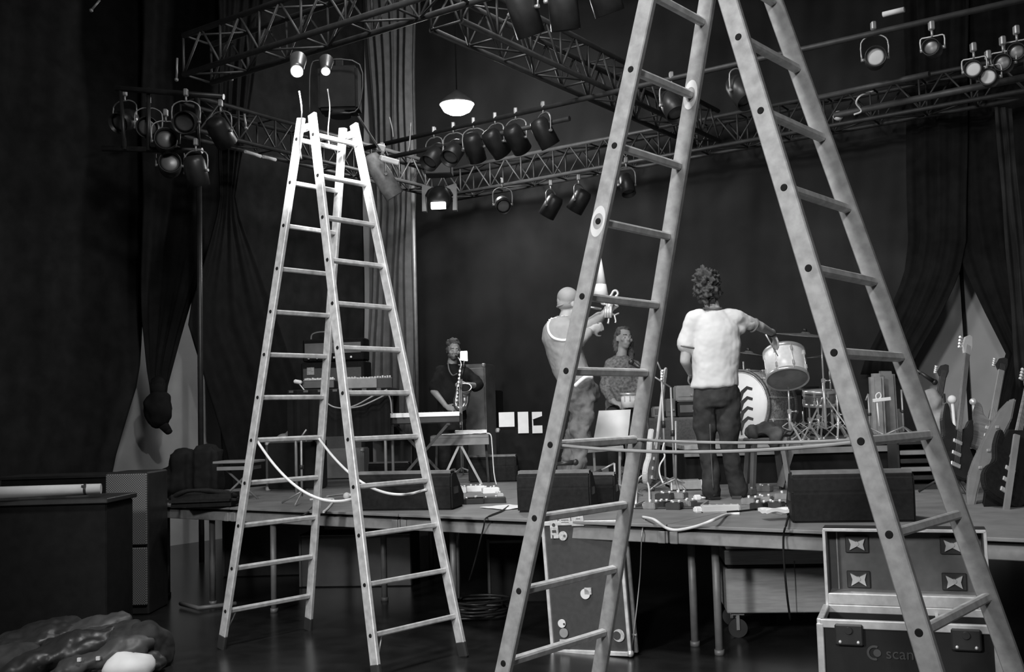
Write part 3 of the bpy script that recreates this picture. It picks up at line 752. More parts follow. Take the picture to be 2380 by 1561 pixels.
# ---- tall speaker cabinet behind the saxophone player
def cabinet(name, px, py, Y, d, rz, label, cat, body, front=None, base=DK, fr='speaker_grille', zoff=0):
    p = at(px, py, Y); p.z = base + zoff; r = thing(name, p, rz, label, cat)
    q = MB(); q.box((0, 0, d[2] / 2), d, bev=.012, seg=2); q.build('cabinet', body, r)
    q = MB(); q.box((0, -d[1] / 2 - .004, d[2] / 2), (d[0] * .9, .012, d[2] * .92), bev=.004); q.build(fr, front or GRILL, r)
    q = MB()
    for sx in (-1, 1):
        for sz in (0, 1): q.box((sx * (d[0] / 2 - .02), -d[1] / 2 + .015, .02 + sz * (d[2] - .04)), (.05, .05, .05), bev=.012)
    q.build('corner_caps', STEEL, r)
    return r
cabinet('speaker_cabinet', 1110, 950, 13.4, (.36, .4, 1.30), -.3, 'tall narrow speaker cabinet just right of the saxophone player', 'speaker', GREYB, mat('pale grille cloth', .24))
cabinet('speaker_cabinet', 1146, 950, 13.9, (.16, .4, .98), -.3, 'dark narrow cabinet edge right of the tall speaker cabinet', 'speaker', BLKM, BLK)
cabinet('speaker_cabinet', 785, 1100, 12.0, (.66, .34, .34), -.05, 'pale squat speaker cabinet on the stage behind the small stepladder', 'speaker', GREYB, mat('pale grille cloth', .24, .8, 0, .15, 90))
cabinet('speaker_cabinet', 690, 1080, 12.0, (.30, .34, .30), .2, 'dark squat cabinet left of the pale squat speaker cabinet', 'speaker', TOLEX, BLKM)
# black road case with sheets of paper
rc = cabinet('road_case', 1222, 1000, 11.2, (.62, .45, .52), -.05, 'black road case with white paper sheets taped on its front', 'case', BLK, BLK, fr='front_panel')
p = rc.location.copy()
def taped(px0, py0, px1, py1, label, torn=False):
    q = MB(); y = p.y - .26
    c0, c1 = at(px0, py0, y), at(px1, py1, y); cc = (c0 + c1) / 2; w_, h_ = abs(c1.x - c0.x), abs(c0.z - c1.z)
    if torn: q.prism([(-w_ / 2, -h_ / 2), (w_ / 2, -h_ / 2), (w_ / 2, -h_ * .14), (-w_ / 2, -h_ * .14)], .003); q.prism([(-w_ / 2, h_ * .14), (w_ * .5, h_ * .3), (w_ / 2, h_ / 2), (-w_ / 2, h_ / 2)], .003); q.prism([(-w_ / 2, -h_ * .14), (-w_ * .38, -h_ * .14), (-w_ * .4, h_ * .14), (-w_ / 2, h_ * .14)], .003)
    else: q.prism([(-w_ / 2, -h_ / 2), (w_ / 2, -h_ / 2), (w_ / 2, h_ / 2), (-w_ / 2, h_ / 2)], .003)
    o = q.build('paper_sheet', WHITE); o.location = cc; o.rotation_euler = (PI / 2, 0, -.05 * 0); tag(o, label, 'paper')
rc.location = Vector((p.x, p.y, p.z)); rc.rotation_euler = (0, 0, 0)
# case must reach from the stage to the paper height
rc.scale = (1, 1, 1)
taped(1159, 958, 1196, 991, 'wide white sheet, leftmost of the three taped to the black case'); taped(1203, 957, 1229, 1006, 'tall white sheet, middle of the three taped to the black case'); taped(1236, 957, 1261, 1006, 'white sheet with a dark band, rightmost of the three on the black case', True)

# ---- white board on a table with shelf
def music_board():
    Y = 9.9; c = at(1410, 990, Y)
    q = MB(); tl, tr, br, bl = at(1392, 955, Y), at(1466, 952, Y), at(1458, 1028, Y - .2), at(1378, 1032, Y - .2)
    v = [q.bm.verts.new(x - c) for x in (tl, tr, br, bl)]; f = q.bm.faces.new(v); ex = bmesh.ops.extrude_face_region(q.bm, geom=[f])
    for x in ex['geom']:
        if isinstance(x, bmesh.types.BMVert): x.co += Vector((0, .02, .004))
    o = q.build('white_board', WHITE); o.location = c; tag(o, 'large blank white board leaning in front of the dark haired seated player', 'board')
    q = MB(); q.beam(at(1364, 1047, 9.6), at(1449, 1040, 9.6), .04, .045, up=(0, 1, 0), bev=.004); q.beam(at(1380, 1047, 9.65), at(1384, 1130, 9.65), .02, .02); q.beam(at(1440, 1047, 9.65), at(1440, 1130, 9.65), .02, .02)
    o = q.build('board_ledge', GREYC if False else mat('pale painted ledge', .45, .6)); tag(o, 'pale ledge on thin legs below the white board', 'ledge')
music_board()
# grey backline cabinets behind the white shirted man
cabinet('backline_cabinet', 1580, 990, 11.45, (1.32, .4, .58), -.02, 'wide grey backline cabinet behind the hanging electric guitar', 'cabinet', GREYB, mat('grey covered cabinet front', .16, .8, 0, .2, 60))
zc_ = DK + .58
def on_cab(px, Y, z, d, m, label, name, cat, rz=0.0, extra=None):
    p = at(px, 950, Y); p.z = z; r = thing(name, p, rz, label, cat); q = MB(); q.box((0, 0, d[2] / 2), d, bev=.012, seg=2); q.build('housing', m, r)
    q = MB(); q.box((0, -d[1] / 2 - .003, d[2] * .55), (d[0] * .8, .008, d[2] * .5), bev=.002); q.build('front_panel', extra or GREYB, r)
    q = MB(); q.cone((d[0] * .25, -d[1] / 2 - .005, d[2] * .4), (d[0] * .25, -d[1] / 2 - .03, d[2] * .4), .012, .01, 10); q.build('knob', CHROME, r); return r
on_cab(1595, 11.4, zc_, (.22, .25, .16), BLKM, 'small black amplifier on the wide grey cabinet beside the white shirted man', 'small_amplifier', 'amplifier')
on_cab(1592, 11.4, zc_ + .165, (.21, .22, .17), mat('pale amplifier covering', .42, .7), 'pale small amplifier on top of the black one beside the white shirted man', 'small_amplifier', 'amplifier', extra=mat('pale amplifier covering', .42, .7))
on_cab(1528, 11.4, zc_, (.11, .2, .12), mat('pale amplifier covering', .42, .7), 'pale square box on the wide grey cabinet by the guitar neck', 'small_amplifier', 'amplifier')
on_cab(1556, 11.4, zc_, (.10, .2, .20), GREYB, 'grey upright box on the wide grey cabinet behind the microphone stands', 'small_amplifier', 'amplifier')

# ---- poles and stands
def mic_stand(px, pyb, pyt, Y, label, boom=None, z=DK, rad=.009, m=None, name='microphone_stand', lean=0.0, tripod=.22, cat='microphone stand', mic=True):
    pt = at(px, pyt, Y); r = thing(name, Vector((pt.x, pt.y, z)), 0, label, cat); H = pt.z - z; m = m or STEEL
    q = MB(); q.cone((0, 0, .06), (lean, 0, H), rad, seg=10); q.build('pole', m, r)
    q = MB(); q.cone((lean * .55, 0, H * .52), (lean * .6, 0, H * .58), rad * 2, seg=12); q.build('clutch', BLKM, r)
    for k_ in range(3):
        a = k_ * 2 * PI / 3 + px; q = MB(); q.cone((0, 0, .10), (math.cos(a) * tripod, math.sin(a) * tripod, .008), rad * .9, seg=8); q.build('leg', m, r)
    if boom:
        bx, bz = boom; e = at(bx, bz, Y) - r.location; q = MB(); q.cone((lean, 0, H), e, rad * .8, seg=8); q.build('boom_arm', m, r)
        if mic: q = MB(); dd = (e - Vector((lean, 0, H))).normalized(); q.cone(e, e + dd * .12, .014, .02, 12); q.ball(e + dd * .14, .026, 2); q.build('microphone', BLKM, r)
    return r
mic_stand(1537, 1140, 862, 8.9, 'thin microphone stand left of the white shirted man', boom=(1522, 828))
mic_stand(1565, 1140, 978, 8.7, 'shorter microphone stand with a pale tip left of the white shirted man', lean=.02)
mic_stand(1559, 1140, 900, 8.9, 'third thin stand close behind the hanging electric guitar', boom=(1500, 862))
mic_stand(700, 1140, 1015, 8.5, 'short slim stand seen through the lower rungs of the small stepladder', boom=(712, 998), mic=False)
mic_stand(1068, 1090, 900, 11.6, 'microphone stand in front of the saxophone bell', boom=(1072, 880))
mic_stand(1275, 1160, 1080, 8.2, 'short microphone stand left of the horn player legs', boom=(1295, 1078))
mic_stand(1428, 1150, 1076, 8.4, 'small curved stand on the stage right of the monitor', boom=(1398, 1092))
# tray table on the left
b = MB(); Y_ = 9.2; b.box(at(556, 1072, Y_), (.36, .3, .02), (0, 0, -.1), .004); c = at(556, 1078, Y_); b.box((c.x, c.y, c.z - .03), (.30, .26, .03), (0, 0, -.1))
for s in (-1, 1): b.cone((c.x + s * .12, c.y, c.z - .04), (c.x - s * .16, c.y, DK), .010, seg=8)
o = b.build('tray_table', GREYB); tag(o, 'small grey tray table on crossed legs left of the small stepladder', 'table')
b = MB(); b.ball((0, 0, .055), (.10, .09, .07), 3); b.ball((.12, .02, .05), (.09, .08, .06), 3); b.ball((-.1, 0, .04), (.08, .08, .05), 3); b.jitter(.02, 8, 3); o = b.build('folded_cloth', GREYB); p = at(685, 1020, 10.4); o.location = (p.x, p.y, p.z - .03); 
tag(o, 'crumpled cloth on the dark cabinet behind the small stepladder', 'cloth')
cabinet('equipment_case', 690, 1060, 10.4, (.52, .4, at(690, 1022, 10.4).z - DK), .0, 'dark equipment case under the crumpled cloth behind the small stepladder', 'case', BLKM, BLK, fr='front_panel')

# ---- drum riser
RZ = 1.15
rp = at(1800, 1028, 9.25); x0 = at(1590, 1030, 9.25).x; x1 = at(2290, 1005, 9.25).x
r = thing('drum_riser', Vector(((x0 + x1) / 2, 9.25 + .9, DK)), 0, 'low black drum riser with a bright front edge', 'riser')
q = MB(); q.box((0, 0, RZ - DK - .02), (x1 - x0, 1.8, .04), bev=.004); q.build('riser_top', mat('worn riser top', .34, .5, 0, .2), r)
q = MB(); q.box((0, .03, (RZ - DK - .04) / 2), (x1 - x0 - .03, 1.7, RZ - DK - .04)); q.build('riser_skirt', BLK, r)
q = MB(); q.box((0, -.88, RZ - DK - .075), (x1 - x0, .03, .05)); q.build('riser_frame', GREYB, r)
# carpet under the kit
# ---- drum kit
def drum(name, c, axis, rad, dep, label, shell, head, lugs=8, back=True, claws=False, cat='drum'):
    r = thing(name, c, 0, label, cat, None); ax = T(axis).normalized(); M = ax.to_track_quat('Z', 'Y').to_matrix().to_4x4()
    q = MB(); q.lathe([(rad * .97, -dep / 2), (rad, -dep / 2 + .005), (rad, dep / 2 - .005), (rad * .97, dep / 2)], 44, M); q.build('shell', shell, r)
    for s, nm in ((1, 'batter_head'), (-1, 'resonant_head')):
        q = MB(); q.lathe([(.001, s * (dep / 2 + .003)), (rad * .96, s * (dep / 2 + .003)), (rad * .96, s * (dep / 2 - .004)), (.001, s * (dep / 2 - .004))], 44, M); q.build(nm, head if s == 1 else (head if back is True else back), r)
        q = MB(); t = dep / 2
        q.lathe([(rad * 1.0, s * (t - .02)), (rad * 1.045, s * (t - .02)), (rad * 1.045, s * (t + .012)), (rad * .985, s * (t + .012)), (rad * .985, s * (t - .02))], 44, M); q.build('hoop', WOODD if claws else CHROME, r)
    for i in range(lugs):
        a = 2 * PI * i / lugs + .2; q = MB(); x, y = rad * 1.03 * math.cos(a), rad * 1.03 * math.sin(a)
        q.cone(M @ Vector((x, y, -dep / 2)), M @ Vector((x, y, dep / 2)), .0045, seg=6)
        for s in (-1, 1): q.box(M @ Vector((x, y, s * dep * .28)), (.022, .022, .045), M.to_3x3(), .005)
        q.build('lug', CHROME, r)
    return r, M
HN = Vector((-.74, -.66, .02)).normalized()
bc = at(1752, 950, 9.75); bc.z = RZ + .33
bd, BM = drum('bass_drum', bc, HN, .31, .42, 'bass drum with a black fern printed on its white front head', mat('sparkle grey drum wrap', .30, .35, 0, .6, 60), HEADM, 10, True, True)
# fern on the front head (local head plane: x right, y up)
hx = Vector((0, 0, 1)).cross(HN).normalized(); hy = HN.cross(hx)
FM = Matrix((hx, hy, HN)).transposed().to_4x4(); FM.translation = HN * (.21 + .0045)
q = MB(); q.M = FM
def blade(pts, w0, w1):
    n = len(pts); L_, R_ = [], []
    for i, pnt in enumerate(pts):
        a = Vector(pts[max(0, i - 1)]); c = Vector(pts[min(n - 1, i + 1)]); d = (c - a).normalized(); nn = Vector((-d.y, d.x)); ww = w0 + (w1 - w0) * i / (n - 1)
        L_.append((pnt[0] + nn.x * ww, pnt[1] + nn.y * ww)); R_.append((pnt[0] - nn.x * ww, pnt[1] - nn.y * ww))
    for i in range(n - 1):
        q.prism([R_[i], R_[i + 1], L_[i + 1], L_[i]], .0015)
blade([(.015, -.27), (.005, -.15), (-.005, 0), (-.015, .12), (-.02, .24)], .009, .004)
for i, y in enumerate((-.16, -.07, .02, .11)):
    for s in (-1, 1):
        blade([(-.0, y - .07), (s * .035, y + .005), (s * .09, y + .045), (s * .145, y + .03)], .022, .012)
q.build('fern_emblem', INK, bd, rec=True)
q = MB(); q.M = FM; rim = [(.298 * math.cos(t * PI / 24), .298 * math.sin(t * PI / 24), 0) for t in range(48)]; q.tube(rim, .006, 6, closed=True, sub=1); q.build('head_rim', CHROME, bd)
for s in (-1, 1):
    q = MB(); e = hx * s * .28; q.cone(e + Vector((0, 0, -.1)) + HN * .1, e * 1.3 + HN * .26 + Vector((0, 0, -.325)), .008, seg=8); q.build('spur', CHROME, bd)
tomc = at(1826, 851, 9.3)
TA = Vector((.05, .50, .86)).normalized()
tm, TM = drum('tom_drum', tomc, TA, .178, .26, 'white pearl tom drum tilted on its stand, chrome hoops, underside showing', SPARK, HEADM, 8, mat('worn underside head', .40, .6, 0, .15))
def stand(px, pyt, Y, label, name='drum_stand', z=RZ, legs=3, rad=.010, tri=.24, cat='stand', extra=None):
    pt = at(px, pyt, Y); r = thing(name, Vector((pt.x, pt.y, z)), 0, label, cat, None); H = pt.z - z
    q = MB(); q.cone((0, 0, .10), (0, 0, H * .55), rad * 1.4, seg=10); q.cone((0, 0, H * .5), (0, 0, H), rad * .8, seg=10); q.build('tube', CHROME, r)
    q = MB(); q.box((0, 0, H * .55), (.035, .03, .04), bev=.006); q.cone((.0, 0, H * .55), (.05, -.01, H * .55), .006, seg=8); q.ball((.055, -.01, H * .55), .012, 1); q.build('wing_clamp', CHROME, r)
    for k_ in range(legs):
        a = k_ * 2 * PI / legs + px * .7; c, s = math.cos(a), math.sin(a)
        q = MB(); q.beam((c * .02, s * .02, H * .35 if H < .9 else .38), (c * tri, s * tri, .015), .016, .008, up=(c, s, .01)); q.beam((0, 0, .10), (c * tri * .55, s * tri * .55, .16), .012, .005, up=(c, s, .01)); q.ball((c * tri, s * tri, .014), .016, 1); q.build('leg', CHROME, r)
    return r
stand(1832, 898, 9.3, 'chrome stand under the white tom drum')
def cymbal(px, py, Y, rad, tilt, label):
    c = at(px, py, Y); r = thing('cymbal', c, 0, label, 'cymbal'); M = Euler(tilt).to_matrix().to_4x4()
    q = MB(); q.lathe([(.001, .030), (.03, .026), (.045, .012), (rad * .5, .004), (rad, -.006), (rad, -.0075), (rad * .5, .0025), (.045, .0105), (.001, .012)], 48, M); q.build('plate', mat('dull bronze', .30, .35, .6, .3, 30), r)
    q = MB(); q.cone((0, 0, .03), (0, 0, .055), .018, .014, 12); q.build('felt', BLKM, r); return r
cymbal(1872, 778, 9.5, .27, (.12, .10, 0), 'large crash cymbal on a tall stand above the white tom drum')
stand(1908, 772, 9.5, 'tall chrome cymbal stand right of the white tom drum', 'cymbal_stand', tri=.26, cat='cymbal stand')
cymbal(1740, 822, 9.9, .19, (.05, .16, 0), 'thin cymbal beside the back of the white shirted man')
stand(1728, 840, 10.2, 'cymbal stand behind the white shirted man', 'cymbal_stand', cat='cymbal stand')
cymbal(1925, 826, 9.9, .20, (.05, -.05, 0), 'second cymbal lower on the right beside the tall stand')
stand(1928, 850, 9.9, 'chrome stand behind the nearest stepladder stile', 'cymbal_stand', cat='cymbal stand')
for px, pyt, Y, lab in [(1880, 935, 9.6, 'short chrome drum stand in the hardware cluster, left'), (1900, 925, 9.8, 'short chrome drum stand in the hardware cluster, middle'), (1945, 915, 9.5, 'short chrome drum stand in the hardware cluster, right'), (1866, 955, 10.1, 'low chrome stand behind the tom stand')]:
    stand(px, pyt, Y, lab, tri=.16)
sn, _ = drum('snare_drum', at(1905, 925, 9.95), (0, -.1, 1), .15, .13, 'snare drum on the riser behind the chrome stands', GREYB, HEADM, 8)
b = MB(); b.box((0, 0, .02), (.11, .26, .02), (.12, 0, .5), .004); b.box((0, .1, .05), (.05, .05, .10)); b.cone((0, .1, .1), (.0, .0, .24), .007, seg=8); b.ball((0, 0, .25), .028, 2); o = b.build('bass_drum_pedal', CHROME); o.location = onz(1862, 1014, RZ + .002) ; o.location.y += .15
tag(o, 'chrome drum pedal lying near the front edge of the riser', 'pedal')
b = MB(); b.cone((0, 0, .42), (0, 0, .50), .15, .16, 28); b.cone((0, 0, .02), (0, 0, .44), .018, seg=10)
for k_ in range(3): b.cone((0, 0, .2), (.2 * math.cos(k_ * 2.1), .2 * math.sin(k_ * 2.1), .01), .010, seg=8)
o = b.build('drum_stool', BLKM); p = at(1870, 990, 10.6); o.location = (p.x, p.y, RZ); tag(o, 'black drum stool behind the bass drum', 'stool')

# ---- stool with draped denim between the man and the monitor
def lumps(name, px, py, z, blobs, m, label, cat, amp=.03, sc=9, seed=1, rz=0, vox=.02):
    q = MB()
    for c, rr in blobs: q.ball(c, rr, 2)
    o = remeshed(q, vox, name, m, None, 6, amp, sc, seed); o.location = onz(px, py, z); o.rotation_euler = (0, 0, rz); return tag(o, label, cat)
b = MB(); b.box((0, 0, .40), (.30, .26, .04), bev=.01)
for sx, sy in ((-1, -1), (1, -1), (-1, 1), (1, 1)): b.beam((sx * .11, sy * .10, .39), (sx * .15, sy * .13, 0), .035, .035)
b.box((.16, 0, .2), (.05, .03, .36), (0, .35, 0))
o = b.build('stool', mat('grey painted stool', .15, .6)); p = onz(1778, 1140, DK); o.location = (p.x + .02, p.y, DK); stool_p = o.location.copy()
tag(o, 'stool with splayed legs right of the white shirted man', 'stool')
q = MB(); q.ball((0, 0, .045), (.15, .12, .055), 3); q.ball((.05, -.12, .0), (.06, .03, .09), 2); q.ball((-.11, -.05, .03), (.06, .07, .08), 2); q.ball((.0, .0, .08), (.09, .08, .05), 2)
o = remeshed(q, .015, 'denim_jacket', JEANS, None, 3, .03, 8, 4); o.location = stool_p + Vector((0, -.02, .42)); tag(o, 'crumpled denim jacket draped over the stool', 'jacket')

# ---- guitars
def guitar(name, label, L=1.0, body=None, bodyw=.33, neckm=None, headm=None, cut=True, thick=.045, cat='guitar', parent_rot=None, loc=(0, 0, 0)):
    """local frame: z along the neck (0 at the bottom of the body), x across, front faces -y"""
    r = thing(name, loc, 0, label, cat); bl = L * .40; hw = bodyw / 2
    prof = [(0, 0), (hw * .7, .01), (hw, bl * .22), (hw * .92, bl * .42), (hw * .68, bl * .58), (hw * .78, bl * .78), (hw * .72, bl * 1.04), (hw * .55, bl * 1.02), (hw * .34, bl * .84), (-hw * .30, bl * .84), (-hw * .52, bl * 1.08), (-hw * .76, bl * 1.14), (-hw * .82, bl * .84), (-hw * .68, bl * .58), (-hw * .92, bl * .42), (-hw, bl * .22), (-hw * .7, .01)]
    pts = []
    n = len(prof)
    for i in range(n):
        a, b_, c, d = [Vector(prof[(i + k_) % n]) for k_ in (-1, 0, 1, 2)]
        for t in (0, .33, .66): pts.append(tuple(.5 * ((2 * b_) + (c - a) * t + (2 * a - 5 * b_ + 4 * c - d) * t * t + (3 * b_ - a - 3 * c + d) * t ** 3)))
    M = Matrix(((1, 0, 0, 0), (0, 0, 1, -thick / 2), (0, 1, 0, 0), (0, 0, 0, 1)))
    q = MB(); q.prism(pts[::-1], thick, M, .007); q.build('body', body, r)
    q = MB(); q.box((0, -thick / 2 - .004, (bl * .75 + L * .86) / 2), (.052, .022, L * .86 - bl * .75), bev=.007); q.build('neck', neckm or WOOD, r)
    q = MB(); q.prism([(-.028, L * .85), (.028, L * .85), (.038, L * .92), (.030, L * .995), (.005, L), (-.034, L * .97), (-.050, L * .90)], .018, Matrix(((1, 0, 0, 0), (0, 0, 1, -thick / 2 - .012), (0, 1, 0, 0), (0, 0, 0, 1))), .003); q.build('headstock', headm or neckm or WOOD, r)
    q = MB()
    for k_ in range(4): q.cone((-.05, -thick / 2, L * (.885 + .024 * k_)), (-.075, -thick / 2, L * (.885 + .024 * k_)), .009, seg=8)
    q.build('tuning_pegs', CHROME, r)
    q = MB()
    for z in (bl * .36, bl * .56): q.box((0, -thick / 2 - .004, z), (.075, .012, .028), bev=.003)
    q.box((0, -thick / 2 - .006, bl * .17), (.08, .014, .03), bev=.003); q.build('pickups_and_bridge', CHROME, r)
    q = MB()
    for k_ in range(4): q.cone((-.018 + .012 * k_, -thick / 2 - .016, bl * .17), (-.015 + .010 * k_, -thick / 2 - .016, L * .92), .0010, seg=4)
    q.build('strings', STEEL, r)
    return r
def pose(o, base, top, roll=0.0):
    """stand a guitar from pixel-derived base point to top point"""
    z = (top - base).normalized(); f = Vector((math.sin(roll), -math.cos(roll), 0)); f = (f - z * f.dot(z)).normalized(); y = -f; x = y.cross(z)
    o.matrix_world = Matrix.Translation(base) @ Matrix((x, y, z)).transposed().to_4x4()
# pale electric guitar seen almost edge-on at centre
g = guitar('electric_guitar', 'pale electric guitar standing edge-on beside the thin microphone stands', 1.0, PALE, .31, PALE, PALE)
pose(g, at(1508, 1128, 8.85), at(1538, 872, 8.95), 1.15)
b = MB(); p = at(1512, 1128, 8.95)
b.cone((p.x, p.y, DK + .04), (p.x, p.y + .02, DK + .62), .010, seg=8); b.box((p.x, p.y - .03, DK + .07), (.16, .10, .02))
for k_ in range(3): b.cone((p.x, p.y, DK + .12), (p.x + .2 * math.cos(k_ * 2.1 + .5), p.y + .2 * math.sin(k_ * 2.1 + .5), DK + .01), .009, seg=8)
o = b.build('guitar_stand', BLKM); tag(o, 'black stand holding the pale electric guitar', 'guitar stand')
# bass on the right with the pale headstock
g = guitar('bass_guitar', 'dark bass guitar with a pale headstock raised against the light wall at right', 1.16, BLKM, .34, mat('bass neck', .12, .5, 0, .2, 12), PALE)
pose(g, at(2212, 1105, 7.6), at(2243, 806, 8.0), .25)
b = MB(); p = at(2215, 1120, 7.75); p.z = DK
b.cone((p.x, p.y, DK + .04), (p.x + .02, p.y + .12, DK + .72), .010, seg=8); b.box((p.x, p.y - .04, DK + .10), (.2, .12, .02))
for k_ in range(3): b.cone((p.x, p.y, DK + .16), (p.x + .24 * math.cos(k_ * 2.1 + .5), p.y + .24 * math.sin(k_ * 2.1 + .5), DK + .01), .009, seg=8)
o = b.build('guitar_stand', BLKM); tag(o, 'black stand holding the dark bass guitar at right', 'guitar stand')
for (bx, by, Y0), (tx, ty, Y1), lab, mm, nm, hm, rl, L_ in [((2325, 1165, 6.6), (2392, 860, 7.0), 'guitar leaning at the far right edge with a long dark neck', TOLEX, WOODD, WOODD, .2, 1.05),
                                        ((2160, 1050, 8.4), (2195, 850, 8.7), 'dark guitar behind the bass, only its neck edge lit', BLK, BLKM, BLKM, -.3, 1.0),
                                        ((2290, 1050, 7.8), (2330, 835, 8.2), 'guitar with a striped neck between the bass and the right edge', WOODD, GREYB, BLKM, -.2, 1.0)]:
    L_ = (at(tx, ty, Y1) - at(bx, by, Y0)).length
    g = guitar('electric_guitar', lab, L_, mm, .33, nm, hm); pose(g, at(bx, by, Y0), at(tx, ty, Y1), rl)
# long pale guitar gig bag / case leaning, bent silhouette
def guitar_case():
    Y = 6.9; c = at(2258, 1150, Y)
    out = [(2246, 1150), (2250, 1105), (2262, 1070), (2282, 1030), (2302, 990), (2322, 955), (2346, 930), (2362, 925), (2352, 975), (2334, 1010), (2318, 1045), (2300, 1085), (2282, 1110), (2272, 1150), (2266, 1185), (2250, 1188)]
    q = MB(); v = [q.bm.verts.new(at(x, y, Y + (1150 - y) * .0012) - c) for x, y in out]; f = q.bm.faces.new(v); ex = bmesh.ops.extrude_face_region(q.bm, geom=[f])
    for x in ex['geom']:
        if isinstance(x, bmesh.types.BMVert): x.co += Vector((.05, .13, 0))
    bmesh.ops.bevel(q.bm, geom=[e for e in q.bm.edges], offset=.01, segments=2, affect='EDGES')
    r = thing('guitar_case', c, 0, 'long pale guitar case leaning to the right beside the bass guitar', 'guitar case'); q.build('shell', mat('pale case shell', .22, .5, 0, .15, 9), r)
    for (x, y) in ((2318, 992), (2298, 1046), (2279, 1086)):
        q = MB(); q.box(at(x, y, Y + (1150 - y) * .0012 - .01) - c, (.025, .012, .018), bev=.003); q.build('latch', CHROME, r)
guitar_case()
b = MB(); Y_ = 6.7
out = [(2285, 1190), (2296, 1110), (2330, 1030), (2345, 1000), (2395, 1000), (2395, 1195)]
c = at(2330, 1190, Y_); v = [b.bm.verts.new(at(x, y, Y_) - c) for x, y in out]; f = b.bm.faces.new(v); ex = bmesh.ops.extrude_face_region(b.bm, geom=[f])
for x in ex['geom']:
    if isinstance(x, bmesh.types.BMVert): x.co += Vector((.1, .25, 0))
o = b.build('gig_bag', BLK); o.location = c; tag(o, 'black soft bag standing at the right edge of the stage', 'bag')
b = MB(); b.beam(at(2363, 1010, 6.62), at(2338, 1188, 6.5), .035, .02, up=(0, 1, 0)); o = b.build('carry_strap', GREYB); tag(o, 'grey strap running down the black soft bag at the right edge', 'strap')
# percussion maracas / lamps
for x, y, Y_, rr, lab in [(2213, 928, 8.4, .035, 'pale round knob left of the bass neck'), (2262, 933, 8.3, .03, 'shiny round knob right of the bass neck')]:
    b = MB(); b.ball((0, 0, 0), (rr, rr, rr), 2); b.cone((0, 0, -.02), (.03, .02, -(at(x, y, Y_).z - DK)), .012, seg=8); o = b.build('stand_with_knob', OFFW if x < 2240 else CHROME); o.location = at(x, y, Y_); tag(o, lab + ', on a slim stand', 'stand')
# soft cloth figures behind stile: grey coat hung on a stand
q = MB(); q.ball((0, 0, 0), (.11, .08, .12), 3); q.ball((.05, 0, -.17), (.16, .1, .14), 3); q.ball((.10, 0, -.32), (.12, .09, .14), 3)
o = remeshed(q, .018, 'hanging_coat', GREYC, None, 5, .02, 8, 2); o.location = at(2162, 938, 8.5); tag(o, 'grey coat bundled on a stand left of the bass guitar', 'coat')
b = MB(); p = at(2160, 960, 8.62); b.cone((p.x, p.y, DK), (p.x, p.y, p.z), .012, seg=8); o = b.build('coat_stand', BLKM); tag(o, 'thin black stand carrying the bundled grey coat', 'stand')
# rack unit with shelves at right
r = thing('equipment_rack', Vector((at(2140, 1080, 8.2).x, 8.3, DK)), -.1, 'open equipment rack with stacked units behind the right stile', 'rack')
H = at(2140, 1028, 8.2).z - DK
q = MB(); q.box((0, 0, .02), (.34, .3, .04)); q.box((0, 0, H), (.34, .3, .02)); q.box((-.165, 0, H / 2), (.015, .3, H)); q.box((.165, 0, H / 2), (.015, .3, H)); q.box((0, .14, H / 2), (.33, .01, H)); q.build('frame', BLKM, r)
for k_ in range(4):
    q = MB(); q.box((0, -.02, .09 + k_ * (H - .1) / 4), (.30, .26, (H - .1) / 4 - .03), bev=.005); q.build('rack_unit', GREYB if k_ % 2 else BLKM, r)
b = MB(); b.box((0, 0, .018), (.07, .06, .035), (0, 0, .2), .006); o = b.build('small_white_box', WHITE); o.location = (r.location.x - .05, r.location.y - .05, DK + H + .012); tag(o, 'small bright white box on top of the equipment rack', 'box')
# music / percussion table between right stiles
b = MB(); Y_ = 8.9; b.beam(at(2029, 931, Y_), at(2070, 926, Y_), .03, .03, up=(0, 1, 0), bev=.004); b.cone(at(2038, 932, Y_), at(2044, 990, Y_), .007, seg=8); b.tube([at(2038, 930, Y_), at(2036, 918, Y_), at(2044, 912, Y_), at(2048, 920, Y_), at(2044, 926, Y_)], .006, 6)
o = b.build('cowbell_bar', OFFW); tag(o, 'short white percussion bar on a thin rod between the right stiles', 'percussion bar')
for k_, (px, pyt, pyb, w_, mm, lab) in enumerate([(2035, 868, 920, .12, GREYC, 'grey upright case behind the white percussion bar'), (2058, 862, 1010, .16, GREYB, 'tall dim case right of the white percussion bar'), (2015, 950, 1005, .14, JEANS, 'low grey bundle below the white percussion bar'), (2080, 950, 1008, .13, GREYC, 'grey upright bundle right of the thin rod')]):
    Y_ = 9.9 + .15 * k_; t0 = at(px, pyt, Y_); q = MB(); hh = t0.z - RZ
    q.box((0, 0, hh / 2), (w_, .12, hh), bev=.03, seg=2); q.jitter(.01, 8, k_); o = q.build('upright_case', mm); o.location = (t0.x, Y_ + .0, RZ); tag(o, lab, 'case')
mic_stand(2018, 1000, 915, 9.45, 'thin stand with hanging clips left of the white percussion bar', z=RZ, boom=(2012, 930), mic=False)
mic_stand(2095, 1000, 905, 9.55, 'thin stand right of the white percussion bar', z=RZ, mic=False)
mic_stand(2128, 1000, 858, 9.0, 'microphone stand with a bent head beside the light wall opening', z=DK, boom=(2140, 866))

